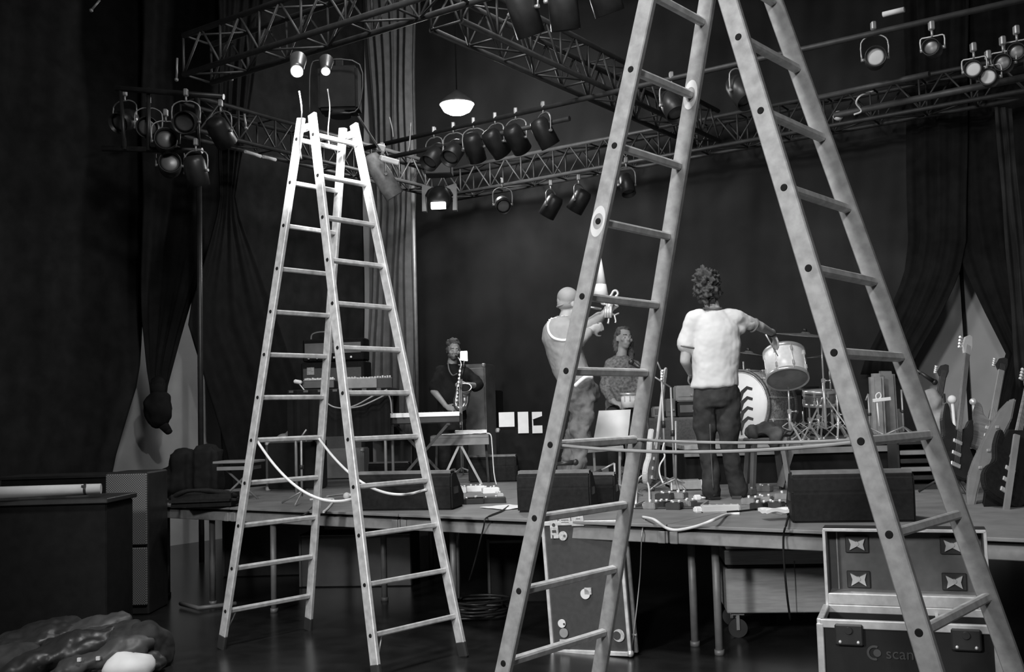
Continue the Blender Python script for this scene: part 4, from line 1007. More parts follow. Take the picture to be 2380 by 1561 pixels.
# ---- front of stage: pedals, power strips, cables
def deckp(px, py, z=DK): return onz(px, py, z)
def pedalbox(px, py, d, rz, m, label, name='effect_pedal', cat='pedal', group='effect pedals'):
    r = thing(name, deckp(px, py), rz, label, cat, group)
    q = MB(); q.box((0, 0, d[2] / 2), d, bev=.005, seg=2); q.build('housing', m, r)
    q = MB(); q.cone((0, -d[1] * .25, d[2]), (0, -d[1] * .25, d[2] + .012), .012, .010, 12); q.build('footswitch', CHROME, r)
    q = MB()
    for s in (-1, 1): q.cone((s * d[0] * .25, d[1] * .25, d[2]), (s * d[0] * .25, d[1] * .25, d[2] + .014), .009, .008, 10)
    q.build('knob', OFFW, r); return r
pd = [(1515, 1182, .09, 'grey'), (1540, 1180, .08, 'black'), (1568, 1183, .10, 'black'), (1600, 1178, .09, 'grey'), (1545, 1160, .12, 'black'), (1580, 1158, .1, 'grey'), (1745, 1172, .1, 'grey'), (1775, 1168, .12, 'grey'), (1765, 1184, .09, 'black'), (1800, 1182, .12, 'black'), (1822, 1160, .1, 'grey'), (1735, 1150, .13, 'grey'), (1775, 1142, .13, 'grey')]
names = ['leftmost front pedal on the board', 'second front pedal on the board', 'third front pedal on the board', 'fourth front pedal beside the white plug', 'rear left pedal on the board', 'rear right pedal on the board', 'pedal right of the power strip', 'pedal further right of the power strip', 'pedal in front of the pair right of the power strip', 'pedal beside the big monitor', 'pedal against the side of the big monitor', 'wide pedal below the stool, left', 'wide pedal below the stool, right']
for (px, py, w_, tone), nm in zip(pd, names):
    pedalbox(px, py, (w_, .10, .045), -.5 + random.uniform(-.2, .2), BLKM if tone == 'black' else mat('grey pedal enamel', .22, .45, .1, .2, 30), tone + ' effect pedal, ' + nm)
r = thing('pedal_board', deckp(1556, 1180), -.3, 'flat black pedal board on the front of the stage left of the standing man', 'pedal board'); q = MB(); q.box((0, .10, -.0), (.46, .36, .012), bev=.003); q.build('board', BLKM, r); r.location.z = DK + .007; bpy.data.objects.remove(r.children[0]); 
q = MB(); q.box((0, .10, 0), (.46, .36, .012), bev=.003); q.build('board', BLKM, r)
q = MB()
for s in (-1, 1): q.box((s * .225, .1, .012), (.012, .36, .018))
q.build('side_rail', STEEL, r)
r = thing('power_strip', deckp(1675, 1190), -.06, 'long pale power strip at the feet of the white shirted man', 'power strip')
q = MB(); q.box((0, 0, .025), (.24, .07, .05), bev=.008, seg=2); q.build('housing', mat('pale plastic', .55, .5, 0, .05), r)
q = MB()
for i in range(5): q.cone((-.09 + i * .045, 0, .05), (-.09 + i * .045, 0, .0515), .017, seg=16)
q.build('sockets', GREYB, r)
r = thing('effects_unit', deckp(1597, 1140), -.04, 'pale effects unit with end brackets behind the pedal board', 'effects unit')
q = MB(); q.box((0, .1, .045), (.24, .18, .075), bev=.006); q.build('housing', mat('grey enamel panel', .36, .45, .1, .1, 30), r)
for s in (-1, 1): q = MB(); q.box((s * .123, .03, .045), (.012, .06, .08), bev=.003); q.build('bracket', OFFW, r)
for px, py, lab in [(1621, 1158, 'bright white plug at the foot of the white shirted man'), (1622, 1187, 'small white plug left of the power strip'), (1503, 1176, 'small white plug at the left end of the pedals'), (1541, 1126, 'white cable plug standing below the pale guitar')]:
    b = MB(); b.box((0, 0, .02), (.05, .045, .038), (0, 0, .3), .008, 2); b.cone((.02, 0, .02), (.06, .01, .015), .007, seg=8); o = b.build('mains_plug', WHITE); o.location = deckp(px, py + 4); tag(o, lab, 'plug', 'white plugs')
for k_, (px, py, w_) in enumerate([(1075, 1145, .07), (1106, 1142, .16), (1140, 1146, .14), (1160, 1160, .05)]):
    pedalbox(px, py, (w_, .09, .05), .1 * k_, WHITE if k_ in (1, 2) else OFFW, ['small pale box, leftmost of the four on the stage below the small table', 'white boxy pedal, second of the four below the small table', 'white flat pedal, third of the four below the small table', 'tiny pale box, rightmost of the four below the small table'][k_])
for k_, (px, py, w_) in enumerate([(1085, 1170, .26), (1130, 1168, .3)]):
    pedalbox(px, py, (w_, .14, .04), .0, BLKM, ['dark flat pedal board in front of the white pedals, left piece', 'dark flat pedal board in front of the white pedals, right piece'][k_], 'flat_pedal')
sheet('paper_sheet', deckp(1178, 1180) + Vector((0, 0, .002)), (.26, .30, .003), .6, 'white paper sheets on the stage left of the monitor behind the large stepladder', None, 'paper', .008, 9)
sheet('towel', deckp(1815, 1208) + Vector((-.02, .03, .002)), (.17, .12, .02), .2, 'crumpled white towel at the stage edge left of the biggest monitor', OFFW, 'towel', .08, 5, .16)
def cable(pts, rad, m, label, name='cable', group=None, sub=5):
    q = MB(); q.tube(pts, rad, 6, sub=sub); o = q.build(name, m); return tag(o, label, 'cable', group)
ed = lambda px, py: deckp(px, py) + Vector((0, 0, .008))
front = lambda px, py: onp(px, py, S(0, -.02), NB)
cable([ed(1494, 1204), front(1520, 1207), front(1548, 1226), front(1575, 1231), front(1620, 1222), front(1660, 1207), ed(1690, 1198), ed(1720, 1196)], .009, OFFW, 'pale cable drooping over the front edge of the stage')
cable([ed(1835, 1190), front(1828, 1216), front(1821, 1245), at(1822, 1300, 5.75), at(1829, 1380, 5.75), at(1837, 1440, 5.8)], .006, BLK, 'black cable hanging down the crate from the stage edge')
cable([ed(1500, 1205), front(1492, 1240), at(1488, 1330, 6.45), at(1478, 1430, 6.45), at(1468, 1506, 6.45)], .004, STEEL, 'thin cord hanging beside the upright flight case')
cable([ed(1182, 1178), ed(1165, 1190), front(1130, 1203), front(1124, 1225), at(1105, 1300, 7.1), at(1090, 1350, 7.3)], .006, BLKM, 'dark cable hanging from the stage edge left of the large stepladder')
cable([ed(735, 1170), front(715, 1190), front(690, 1204), ed(1, 1) if False else front(682, 1208)], .008, BLKM, 'short dark cable over the stage edge at the small stepladder')
cable([at(1545, 1025, 8.7), at(1540, 1045, 8.7), at(1545, 1060, 8.7), at(1534, 1080, 8.7), at(1533, 1100, 8.7), at(1541, 1122, 8.6)], .007, OFFW, 'white coiled lead rising from the plug to the pale guitar')
cable([ed(1478, 1175), ed(1482, 1140) + Vector((0, 0, .06)), ed(1495, 1135) + Vector((0, 0, .1)), ed(1508, 1145) + Vector((0, 0, .05)), ed(1510, 1178)], .008, OFFW, 'pale cable arching above the left end of the pedals')
cable([ed(1690, 1192), ed(1740, 1188), ed(1790, 1180), ed(1830, 1172)], .006, BLK, 'dark cable snaking between the pedals and the biggest monitor')
cable([ed(760, 1155), ed(800, 1150), ed(838, 1148), ed(846, 1160)], .007, GREYC, 'grey cable lying on the stage behind the small stepladder')
cable([ed(720, 1163), ed(745, 1162), ed(775, 1162), ed(765, 1180), ed(752, 1192)], .009, OFFW, 'pale strap end lying on the stage between the small stepladder legs')
b = MB(); b.ball((0, 0, .03), .03, 2); b.cone((0, 0, .03), (.06, .0, .04), .012, seg=8); o = b.build('microphone_capsule', OFFW); o.location = ed(806, 1163); tag(o, 'small bright microphone lying by the wide low monitor', 'microphone')

# ---- black bags on the left platform
q = MB(); q.box((-.06, 0, .23), (.22, .3, .44), bev=.05, seg=3); q.box((.15, 0, .24), (.26, .3, .46), bev=.05, seg=3); q.box((-.2, 0, .14), (.2, .28, .26), bev=.05, seg=3)
o = remeshed(q, .02, 'black_bag', BLK, None, 6, .02, 6, 5); o.location = onz(425, 1160, DK) + Vector((0, .2, 0)); tag(o, 'large soft black bag standing on the left end platform', 'bag')
q = MB(); q.box((0, 0, .06), (.55, .35, .10), bev=.04, seg=2); q.tube([(-.25, -.1, .08), (-.1, -.15, .14), (.1, -.12, .13), (.26, -.05, .08)], .02, 8); q.jitter(.015, 8, 2)
o = q.build('flat_case', TOLEX); o.location = onz(470, 1180, DK) + Vector((0, .1, 0)); tag(o, 'flat dark case lying on the left end platform in front of the black bag', 'case')

# ================================================================== below and in front of the stage
# upright flight case with stickers
def upright_case():
    base = onz(1374, 1520, 0.0); r = thing('flight_case', base, -.50, 'upright black flight case with stickers leaning against the stage front', 'flight case')
    W, D, H = .515, .09, .80; R = Matrix.Rotation(-.045, 4, 'Y') @ Matrix.Rotation(.02, 4, 'X')
    q = MB(); q.M = R; q.box((0, D / 2, H / 2 + .004), (W - .012, D - .012, H - .012)); q.build('panel', mat('black laminated panel', .05, .5, 0, .15, 30), r)
    for nm, c, d in [('edge_rail', (-W / 2, 0, H / 2), (.022, .022, H)), ('edge_rail', (W / 2, 0, H / 2), (.022, .022, H)), ('edge_rail', (0, 0, .011), (W, .022, .026)), ('edge_rail', (0, 0, H - .011), (W, .022, .026)),
                     ('edge_rail', (-W / 2, D, H / 2), (.022, .022, H)), ('edge_rail', (W / 2, D, H / 2), (.022, .022, H)), ('edge_rail', (W / 2, D / 2, H - .01), (.022, D, .022)), ('edge_rail', (-W / 2, D / 2, H - .01), (.022, D, .022))]:
        q = MB(); q.M = R; q.box(c, d, bev=.003); q.build(nm, ALU, r)
    for sx in (-1, 1):
        for sz in (0, 1):
            q = MB(); q.M = R; q.ball((sx * W / 2, .0, .014 + sz * (H - .028)), .022, 2); q.build('ball_corner', CHROME, r)
    k_ = W / 182.0
    def st(x, z, w_, h_, rd=False, mm=STICK, nm='sticker', th=.002):
        # x,z in pixels from the lower left corner
        q = MB(); q.M = R
        if rd: q.cone((-W / 2 + x * k_, -.0, z * k_), (-W / 2 + x * k_, -.0085 - th, z * k_), w_ * k_ / 2, seg=24)
        else: q.box((-W / 2 + x * k_, -.004 - th / 2, z * k_), (w_ * k_, .009 + th, h_ * k_))
        q.build(nm, mm, r)
    st(28, 270, 19, 46); st(56, 286, 27, 21); st(86, 284, 29, 22); st(48, 252, 20, 20, True); st(90, 128, 22, 22, True, OFFW); st(97, 134, 16, 14, False)
    st(28, 64, 18, 18, True, OFFW); st(31, 44, 20, 20, True, GREYC); st(31, 22, 22, 16); st(160, 42, 26, 26, True, STICK); st(156, 42, 18, 18, True, mat('black laminated panel', .05), 'sticker_centre', .003)
    # marks printed on the stickers
    st(28, 276, 8, 8, True, INK, 'sticker_print', .003); st(28, 262, 10, 6, False, INK, 'sticker_print', .003); st(24, 250, 3, 8, False, INK, 'sticker_print', .003)
    for zz in (281, 286, 291): st(56, zz, 18, 1.6, False, INKG, 'sticker_print', .003)
    for zz in (278, 288): st(88, zz, 10, 1.6, False, INKG, 'sticker_print', .003)
    st(52, 252, 6, 9, True, INKG, 'sticker_print', .003); st(34, 63, 5, 5, True, INK, 'sticker_print', .003)
    for z_ in (40,):
        q = MB(); q.M = R; q.cone((W / 2 - .005, .05, z_ * k_), (W / 2 + .03, .05, z_ * k_), .008, seg=8); q.build('side_bolt', CHROME, r)
    return r
upright_case()
# wooden crate on castors beneath the stage
def crate():
    b0 = onz(1700, 1492, 0.0); W, D = .86, .55; z0, z1 = .165, .66
    p = b0 + Vector((W / 2 + .02, .30, 0)); r = thing('wooden_crate', p, -.1, 'long plywood crate on castors pushed under the stage', 'crate')
    ht = z1 - z0
    q = MB(); q.box((0, 0, z0 + ht * .28), (W, D, ht * .56), bev=.006); q.build('crate_body', WOOD, r)
    q = MB(); q.box((0, 0, z0 + ht * .585), (W - .03, D - .03, .03)); q.build('lid_gap', BLK, r)
    q = MB(); q.box((0, 0, z0 + ht * .70), (W, D, ht * .18), bev=.006); q.box((0, 0.01, z0 + ht * .90), (W - .02, D - .02, ht * .20), bev=.006); q.build('lid', WOOD, r)
    q = MB(); q.box((0, -D / 2 - .004, z0 + ht * .33), (.004, .006, ht * .64)); q.build('panel_seam', INKG, r)
    for sx, sy in ((-.36, -.2), (.36, -.2), (-.36, .2), (.36, .2)):
        q = MB(); q.cone((sx, sy - .014, .06), (sx, sy + .014, .06), .06, seg=24); q.build('castor', RUBBER, r)
        q = MB(); q.box((sx, sy, .152), (.08, .07, .012)); q.box((sx - .0, sy - .024, .10), (.02, .004, .10)); q.box((sx, sy + .024, .10), (.02, .004, .10)); q.build('castor_fork', LEGM, r)
    return r
crate()
# dark stored boxes under the stage
for (px, py, Y_, d, rz, lab) in [(840, 1400, 9.6, (1.0, .4, .46), -.1, 'dark storage box under the stage behind the small stepladder'), (1215, 1400, 8.6, (.50, .4, .50), -.1, 'dark storage box under the stage left of the upright flight case'), (640, 1380, 10.4, (.9, .4, .6), .0, 'dark storage box deep under the left platforms')]:
    p = at(px, py, Y_); p.z = 0; r = thing('storage_box', p, rz, lab, 'box'); q = MB(); q.box((0, 0, d[2] / 2), d, bev=.01); q.build('body', BLKM if Y_ > 9 else BLK, r); q = MB(); q.box((0, -d[1] / 2 - .003, d[2] - .03), (d[0] * .98, .01, .02)); q.box((-d[0] / 2 + .01, -d[1] / 2 - .003, d[2] / 2), (.02, .01, d[2] * .96)); q.build('edge_trim', mat('dim edge trim', .07, .6), r)
# heap of cables on the floor under the stage
q = MB(); rg = random.Random(5); pts = []
for i in range(60): pts.append(Vector((.22 * math.cos(i * .9) * rg.uniform(.6, 1.2), .16 * math.sin(i * .9) * rg.uniform(.6, 1.2), .02 + .0022 * i)))
q.tube(pts, .009, 6, sub=3); o = q.build('cable_coil', BLKM); p = onz(1115, 1440, 0); o.location = p; tag(o, 'heap of coiled dark cable on the floor under the stage', 'cable coil')
# open flight case
def open_case():
    p = onz(2075, 1700, 0.0); Yf = 4.45
    c = Vector((1.545, 4.335, .568)); zr = c.z; W = .665
    r = thing('open_flight_case', Vector((c.x, c.y, 0)), -.36, 'open flight case with its lid up, dark inside, in front of the stage at right', 'flight case')
    D = .34; AL = mat('case edge aluminium', .52, .45, .4, .15, 30); BK = mat('black laminated panel', .05)
    q = MB(); q.box((0, .005, zr / 2 + .02), (W - .01, .012, zr - .05)); q.box((0, D, zr / 2 + .02), (W - .01, .012, zr - .05)); q.box((-W / 2, D / 2, zr / 2 + .02), (.012, D, zr - .05)); q.box((W / 2, D / 2, zr / 2 + .02), (.012, D, zr - .05)); q.box((0, D / 2, .05), (W, D, .02)); q.build('body', mat('black case body', .008, .8, 0, .15, 30), r)
    for c_, d_ in [((0, 0, zr), (W, .026, .034)), ((0, D, zr), (W, .026, .034)), ((-W / 2, D / 2, zr), (.026, D, .034)), ((W / 2, D / 2, zr), (.026, D, .034)), ((-W / 2, 0, zr / 2), (.028, .028, zr)), ((W / 2, 0, zr / 2), (.028, .028, zr)), ((0, 0, .03), (W, .026, .03)), ((.12, D / 2, zr - .01), (.014, D, .012))]:
        q = MB(); q.box(c_, d_, bev=.003); q.build('edge_rail', AL, r)
    # lid standing up at the back
    zl0 = zr + .012; HL = .33
    tl = .0
    q = MB(); q.box((0.0, D + .12, zl0 + HL / 2), (W - .02, .012, HL)); q.build('lid_panel', mat('grey lined lid', .085, .7, 0, .12, 30), r)
    q = MB(); q.box((0, D + .055, zl0 + .03), (W, .13, .05), bev=.004); q.build('lid_lip', AL, r)
    for c_, d_ in [((-W / 2 + .01, D + .06, zl0 + HL / 2), (.016, .13, HL)), ((W / 2 - .01, D + .06, zl0 + HL / 2), (.016, .13, HL)), ((0, D + .06, zl0 + HL), (W, .13, .014))]:
        q = MB(); q.box(c_, d_); q.build('lid_side', BLKM, r)
    for c_, d_ in [((-W / 2 + .005, D - .005, zl0 + HL / 2), (.014, .012, HL)), ((W / 2 - .005, D - .005, zl0 + HL / 2), (.014, .012, HL)), ((0, D - .005, zl0 + HL), (W, .012, .014)), ((-W / 2 + .05, D + .11, zl0 + HL / 2), (.006, .008, HL - .02))]:
        q = MB(); q.box(c_, d_, bev=.002); q.build('lid_rail', AL, r)
    # recessed butterfly latches
    for x in (-W * .295, W * .30):
        for z, hgt in ((zl0 + HL - .075, .05), (zl0 + .10, .055)):
            q = MB(); q.box((x, D + .108, z), (.10, .012, .075), bev=.003); q.build('latch_dish', BLKM, r)
            q = MB()
            for s in (-1, 1): q.prism([(0, -.008), (s * .032, -hgt / 2), (s * .026, 0), (s * .034, hgt / 2), (0, .010)][::s], .012, Matrix(((1, 0, 0, x), (0, 0, -1, D + .103), (0, 1, 0, z), (0, 0, 0, 1))))
            q.cone((x, D + .10, z + .004), (x, D + .085, z + .004), .012, .009, 12); q.build('butterfly_latch', CHROME, r)
    for x in (-W * .33, W * .33):
        q = MB(); q.box((x, -.018, zr - .04), (.11, .02, .085), bev=.006); q.cone((x, -.028, zr - .02), (x, -.04, zr - .02), .014, seg=14); q.build('front_latch', BLKM, r)
        q = MB()
        for s in (-1, 1): q.ball((x + s * .035, -.028, zr - .068), .008, 1)
        q.build('rivet', CHROME, r)
    # printed mark and word on the front
    zm = at(2000, 1514, 4.40).z; xm = -.125
    q = MB(); M = Matrix(((1, 0, 0, xm), (0, 0, -1, -.006), (0, 1, 0, zm), (0, 0, 0, 1))); q.M = M
    n = 16; arc = [(.030 * math.cos(PI * .35 + t * PI * 1.25 / n), .030 * math.sin(PI * .35 + t * PI * 1.25 / n)) for t in range(n + 1)]; inn = [(.021 * math.cos(PI * .35 + t * PI * 1.25 / n), .021 * math.sin(PI * .35 + t * PI * 1.25 / n)) for t in range(n + 1)]
    for t in range(n): q.prism([arc[t], arc[t + 1], inn[t + 1], inn[t]], .0015)
    q.cone((.010, 0, 0), (.010, 0, .0015), .015, seg=24); q.build('printed_mark', mat('faint grey print', .05, .7), r)
    tc = bpy.data.curves.new('t', 'FONT'); tc.body = 'scandic'; tc.size = .062; tc.extrude = .0008
    to = bpy.data.objects.new('t', tc); COL.objects.link(to); dg = bpy.context.evaluated_depsgraph_get(); dg.update(); me = bpy.data.meshes.new_from_object(to.evaluated_get(dg)); bpy.data.objects.remove(to)
    me.materials.clear(); me.materials.append(mat('faint grey print', .05)); o = bpy.data.objects.new('printed_word', me); COL.objects.link(o); o.parent = r
    o.rotation_euler = (PI / 2, 0, 0); o.location = (xm + .042, -.0065, zm - .020)
    for sx in (-1, 1):
        for yy in (.06, D - .06):
            q = MB(); q.cone((sx * (W / 2 - .08), yy - .015, .022), (sx * (W / 2 - .08), yy + .015, .022), .022, seg=20); q.build('castor', RUBBER, r)
    q = MB(); q.ball((-W / 2, -.01, .02 + zr * .0), .02, 1); q.build('ball_corner', CHROME, r)
    return r
open_case()

# ---- far left foreground: black counter with pale tube, speaker stack
pc = at(110, 1160, 7.2); zt = pc.z
xl = at(-120, 1160, 7.2).x; xr = at(246, 1160, 7.2).x
r = thing('black_counter', Vector(((xl + xr) / 2, 7.46, 0)), .0, 'black draped counter at the far left carrying a pale tube', 'counter')
q = MB(); q.box((0, 0, zt / 2 - .02), (xr - xl, .5, zt - .04), bev=.01); q.build('draped_body', BLK, r); q = MB(); q.box((0, 0, zt - .02), (xr - xl + .04, .56, .035), bev=.006); q.build('worktop', BLKM, r)
r2 = thing('pale_tube', at(100, 1141, 7.1), 0, 'pale cardboard tube lying along the front of the black counter', 'tube')
q = MB(); e0, e1 = at(-60, 1147, 7.15) - r2.location, at(235, 1135, 7.28) - r2.location; q.cone(e0, e1, .042, .034, 24); q.build('tube', mat('pale cardboard', .50, .8, 0, .06), r2)
q = MB(); d = (e1 - e0); m_ = e0 + d * .875; q.cone(m_ - d.normalized() * .008, m_ + d.normalized() * .008, .038, seg=24); q.box(m_ + Vector((0, -.03, .02)), (.03, .01, .02)); q.build('dark_strap', BLKM, r2)
r2.location.z += max(0, 0)
b = MB(); b.box((0, 0, .0), (.16, .1, .02), (0, 0, .1), .004); b.box((.05, .02, .02), (.06, .05, .02), (0, 0, .3), .004); o = b.build('small_tools', GREYB); p = at(75, 1120, 7.6); o.location = (p.x, 7.6, zt + .012); tag(o, 'few small grey tools on the black counter', 'tools')
b = MB(); b.box((0, 0, .012), (.14, .06, .02), (0, 0, .1), .004); o = b.build('tape_strip', GREYC); p = at(180, 1122, 7.6); o.location = (p.x, 7.6, zt); tag(o, 'flat pale strip on the black counter near the tube end', 'strip')
# dark bar behind counter
pb0, pb1 = at(60, 1106, 9.3), at(290, 1095, 9.3)
r = thing('dark_flight_case', Vector(((pb0.x + pb1.x) / 2, 9.25, 0)), -.02, 'long black flight case behind the mesh fronted loudspeaker at left', 'flight case')
q = MB(); q.box((0, .1, pb0.z / 2), (pb1.x - pb0.x + .3, .4, pb0.z - .02), bev=.01); q.build('body', BLK, r); q = MB(); q.box((0, .1, pb0.z - .01), (pb1.x - pb0.x + .32, .42, .03), bev=.005); q.build('lid', BLKM, r)
# loudspeaker with mesh front
p0_, p1_ = at(243, 1300, 8.3), at(344, 1300, 8.3); zt2 = at(293, 1098, 8.3).z
r = thing('loudspeaker', Vector(((p0_.x + p1_.x) / 2, 8.55, 0)), -.02, 'grey loudspeaker stack with a fine mesh front at left', 'loudspeaker')
W = (p1_.x - p0_.x)
q = MB(); q.box((0, 0, zt2 / 2), (W, .44, zt2), bev=.012); q.build('cabinet', BLKM, r)
MESHM = mat('perforated grey mesh', .13, .6, 0, .3, 60, kind='mesh')
q = MB(); q.box((0, -.228, zt2 * .74), (W * .96, .02, zt2 * .50), bev=.006); q.box((0, -.228, zt2 * .27), (W * .96, .02, zt2 * .40), bev=.006); q.build('mesh_front', MESHM, r)
q = MB(); q.box((-.07, -.24, zt2 * .55), (.04, .01, .02)); q.build('badge', GREYB, r)
b = MB(); b.box((0, 0, .03), (.05, .05, .06), bev=.01); o = b.build('floor_block', GREYB); o.location = onz(232, 1372, 0); tag(o, 'small grey block on the floor right of the black counter', 'block')
# heap of dark bags on the floor, bottom left
r = thing('heap_of_bags', onz(150, 1570, 0), 0, 'heap of soft dark jackets and bags on the floor at bottom left', 'bags')
rg = random.Random(11)
hp = [((-.30, .25, .16), (.34, .2, .10), (0, -.25, .3), 'jacket', 'a'), ((.0, .30, .20), (.30, .16, .09), (0, -.2, .1), 'jacket', 'b'), ((.30, .15, .12), (.28, .24, .13), (0, .3, -.3), 'jacket', 'a'), ((-.1, .0, .12), (.42, .16, .08), (0, -.3, .35), 'jacket', 'b'), ((.22, -.05, .10), (.32, .12, .07), (0, -.25, .3), 'jacket', 'a'), ((-.42, -.05, .08), (.3, .2, .1), (0, -.1, .2), 'jacket', 'b'), ((.36, .02, .05), (.24, .2, .05), (0, .0, -.2), 'jacket', 'a')]
for k_, (c, rr, rt, nm, ty) in enumerate(hp):
    q = MB(); q.ball((0, 0, 0), rr, 3, rt); q.ball((rr[0] * .5, 0, .02), (rr[0] * .4, rr[1] * .7, rr[2] * .9), 3, rt)
    o = remeshed(q, .014, 'jacket_fold', [BLKM, mat('dark nylon', .05, .5, 0, .2, 8, .3, 20), JEANSD][k_ % 3], r, 4, .045, 4.5, k_ * 3); o.location = c
q = MB(); q.box((0, 0, 0), (.02, .015, .02)); q.box((.1, .02, .0), (.02, .015, .02)); q.box((.2, -.03, -.05), (.06, .01, .02)); q.build('buckle', OFFW, r).location = (.16, -.18, .13)
o = MB(); o.ball((0, 0, .05), (.15, .12, .08), 3); o.jitter(.02, 9, 2); o = o.build('pale_bundle', OFFW); o.location = onz(300, 1578, 0) + Vector((0, 0, .02)); tag(o, 'pale cloth bundle peeping out below the heap of dark bags', 'cloth')
# black stored case, long, behind left legs

# ================================================================== people
def hand(q, w, d, n, side, s=1.0, curl=.5, spread=.12):
    """w wrist, d direction towards the fingers, n back-of-hand normal, side = +1/-1 thumb side"""
    w, d, n = T(w), T(d).normalized(), T(n); n = (n - d * n.dot(d)).normalized(); t = d.cross(n) * side
    R = Matrix((t, n, d)).transposed()
    q.ball(w + d * .045 * s, (.040 * s, .016 * s, .052 * s), 3, R)
    q.cap(w - d * .02 * s, w + d * .02 * s, .024 * s, .024 * s, 12)
    for i, (off, ln) in enumerate(((.028, .068), (.010, .078), (-.009, .072), (-.027, .056))):
        p = w + d * .085 * s + t * off * s; dd = (d + t * off * spread * 12).normalized(); rr = .0085 * s; c = curl * (1 + .12 * i)
        for k_, fr in enumerate((.45, .32, .23)):
            dd = (Matrix.Rotation(-c * (.6 if k_ == 0 else 1.0), 3, d.cross(n)) @ dd).normalized() if True else dd
            e = p + dd * ln * fr * s; q.cap(p, e, rr, rr * .92, 10); p = e; rr *= .92
    p = w + d * .025 * s + t * .030 * s; dd = (d * .65 + t * .75 - n * .25).normalized(); rr = .0105 * s
    for fr in (.036, .028, .024):
        e = p + dd * fr * s; q.cap(p, e, rr, rr * .93, 10); p = e; rr *= .93; dd = (dd - t * .35 - n * .15).normalized()
def head(q, c, f, up, s=1.0, beard=False):
    """c centre of the skull, f facing direction, up head up axis"""
    c, f, up = T(c), T(f).normalized(), T(up).normalized(); f = (f - up * f.dot(up)).normalized(); r = f.cross(up)
    R = Matrix((r, f, up)).transposed()
    L = lambda x, y, z: c + (R @ Vector((x, y, z))) * s
    q.ball(L(0, -.012, .02), (.073 * s, .092 * s, .095 * s), 3, R)            # cranium
    q.ball(L(0, .022, -.035), (.058 * s, .070 * s, .078 * s), 3, R)           # face
    q.ball(L(0, .052, -.092), (.030 * s, .028 * s, .026 * s), 2, R)           # chin
    q.cap(L(-.044, .0, -.072), L(-.012, .055, -.098), .020 * s, .016 * s, 8); q.cap(L(.044, .0, -.072), L(.012, .055, -.098), .020 * s, .016 * s, 8)
    q.cap(L(0, .086, .0), L(0, .108, -.034), .009 * s, .014 * s, 8); q.ball(L(-.012, .098, -.038), .009 * s, 2); q.ball(L(.012, .098, -.038), .009 * s, 2)   # nose
    q.cap(L(-.035, .078, .012), L(.035, .078, .012), .013 * s, .013 * s, 8)   # brow
    q.cap(L(-.020, .086, -.062), L(.020, .086, -.062), .009 * s, .009 * s, 8); q.cap(L(-.016, .083, -.074), L(.016, .083, -.074), .009 * s, .009 * s, 8)  # lips
    for sg in (-1, 1):
        q.ball(L(sg * .045, .066, -.03), (.022 * s, .02 * s, .02 * s), 2, R)   # cheek
        q.ball(L(sg * .076, -.005, -.015), (.010 * s, .020 * s, .033 * s), 2, R)   # ear
    return L
def eyes(L, root, s=1.0):
    for sg in (-1, 1):
        q = MB(); q.ball(L(sg * .031, .076, -.012), .0125 * s, 2); o = q.build('eye', mat('eye white', .6, .2), root)
        q = MB(); q.ball(L(sg * .031, .0855, -.012), .0055 * s, 2); q.build('iris', INK, o)
        q = MB(); q.cap(L(sg * .016, .093, .018), L(sg * .048, .084, .018), .0045 * s, .0035 * s, 6); q.build('eyebrow', HAIRM, root)
def shoe(q, a, d, s=1.0):
    a, d = T(a), T(d).normalized(); r = d.cross(Vector((0, 0, 1)))
    R = Matrix((r, d, Vector((0, 0, 1)))).transposed()
    q.ball(a + d * .06 * s + Vector((0, 0, .035)), (.045 * s, .12 * s, .036 * s), 3, R); q.ball(a + d * .0 + Vector((0, 0, .05)), (.042 * s, .06 * s, .05 * s), 3, R)
    q.box(a + d * .05 * s + Vector((0, 0, .012)), (.085 * s, .25 * s, .022), R, .008, 2)
def rings_z(q, spec, face=0.0):
    """spec: (center, rx, ry)"""
    R = Matrix.Rotation(face, 3, 'Z'); q.loft([(c, rx, ry, R) for c, rx, ry in spec], 24)

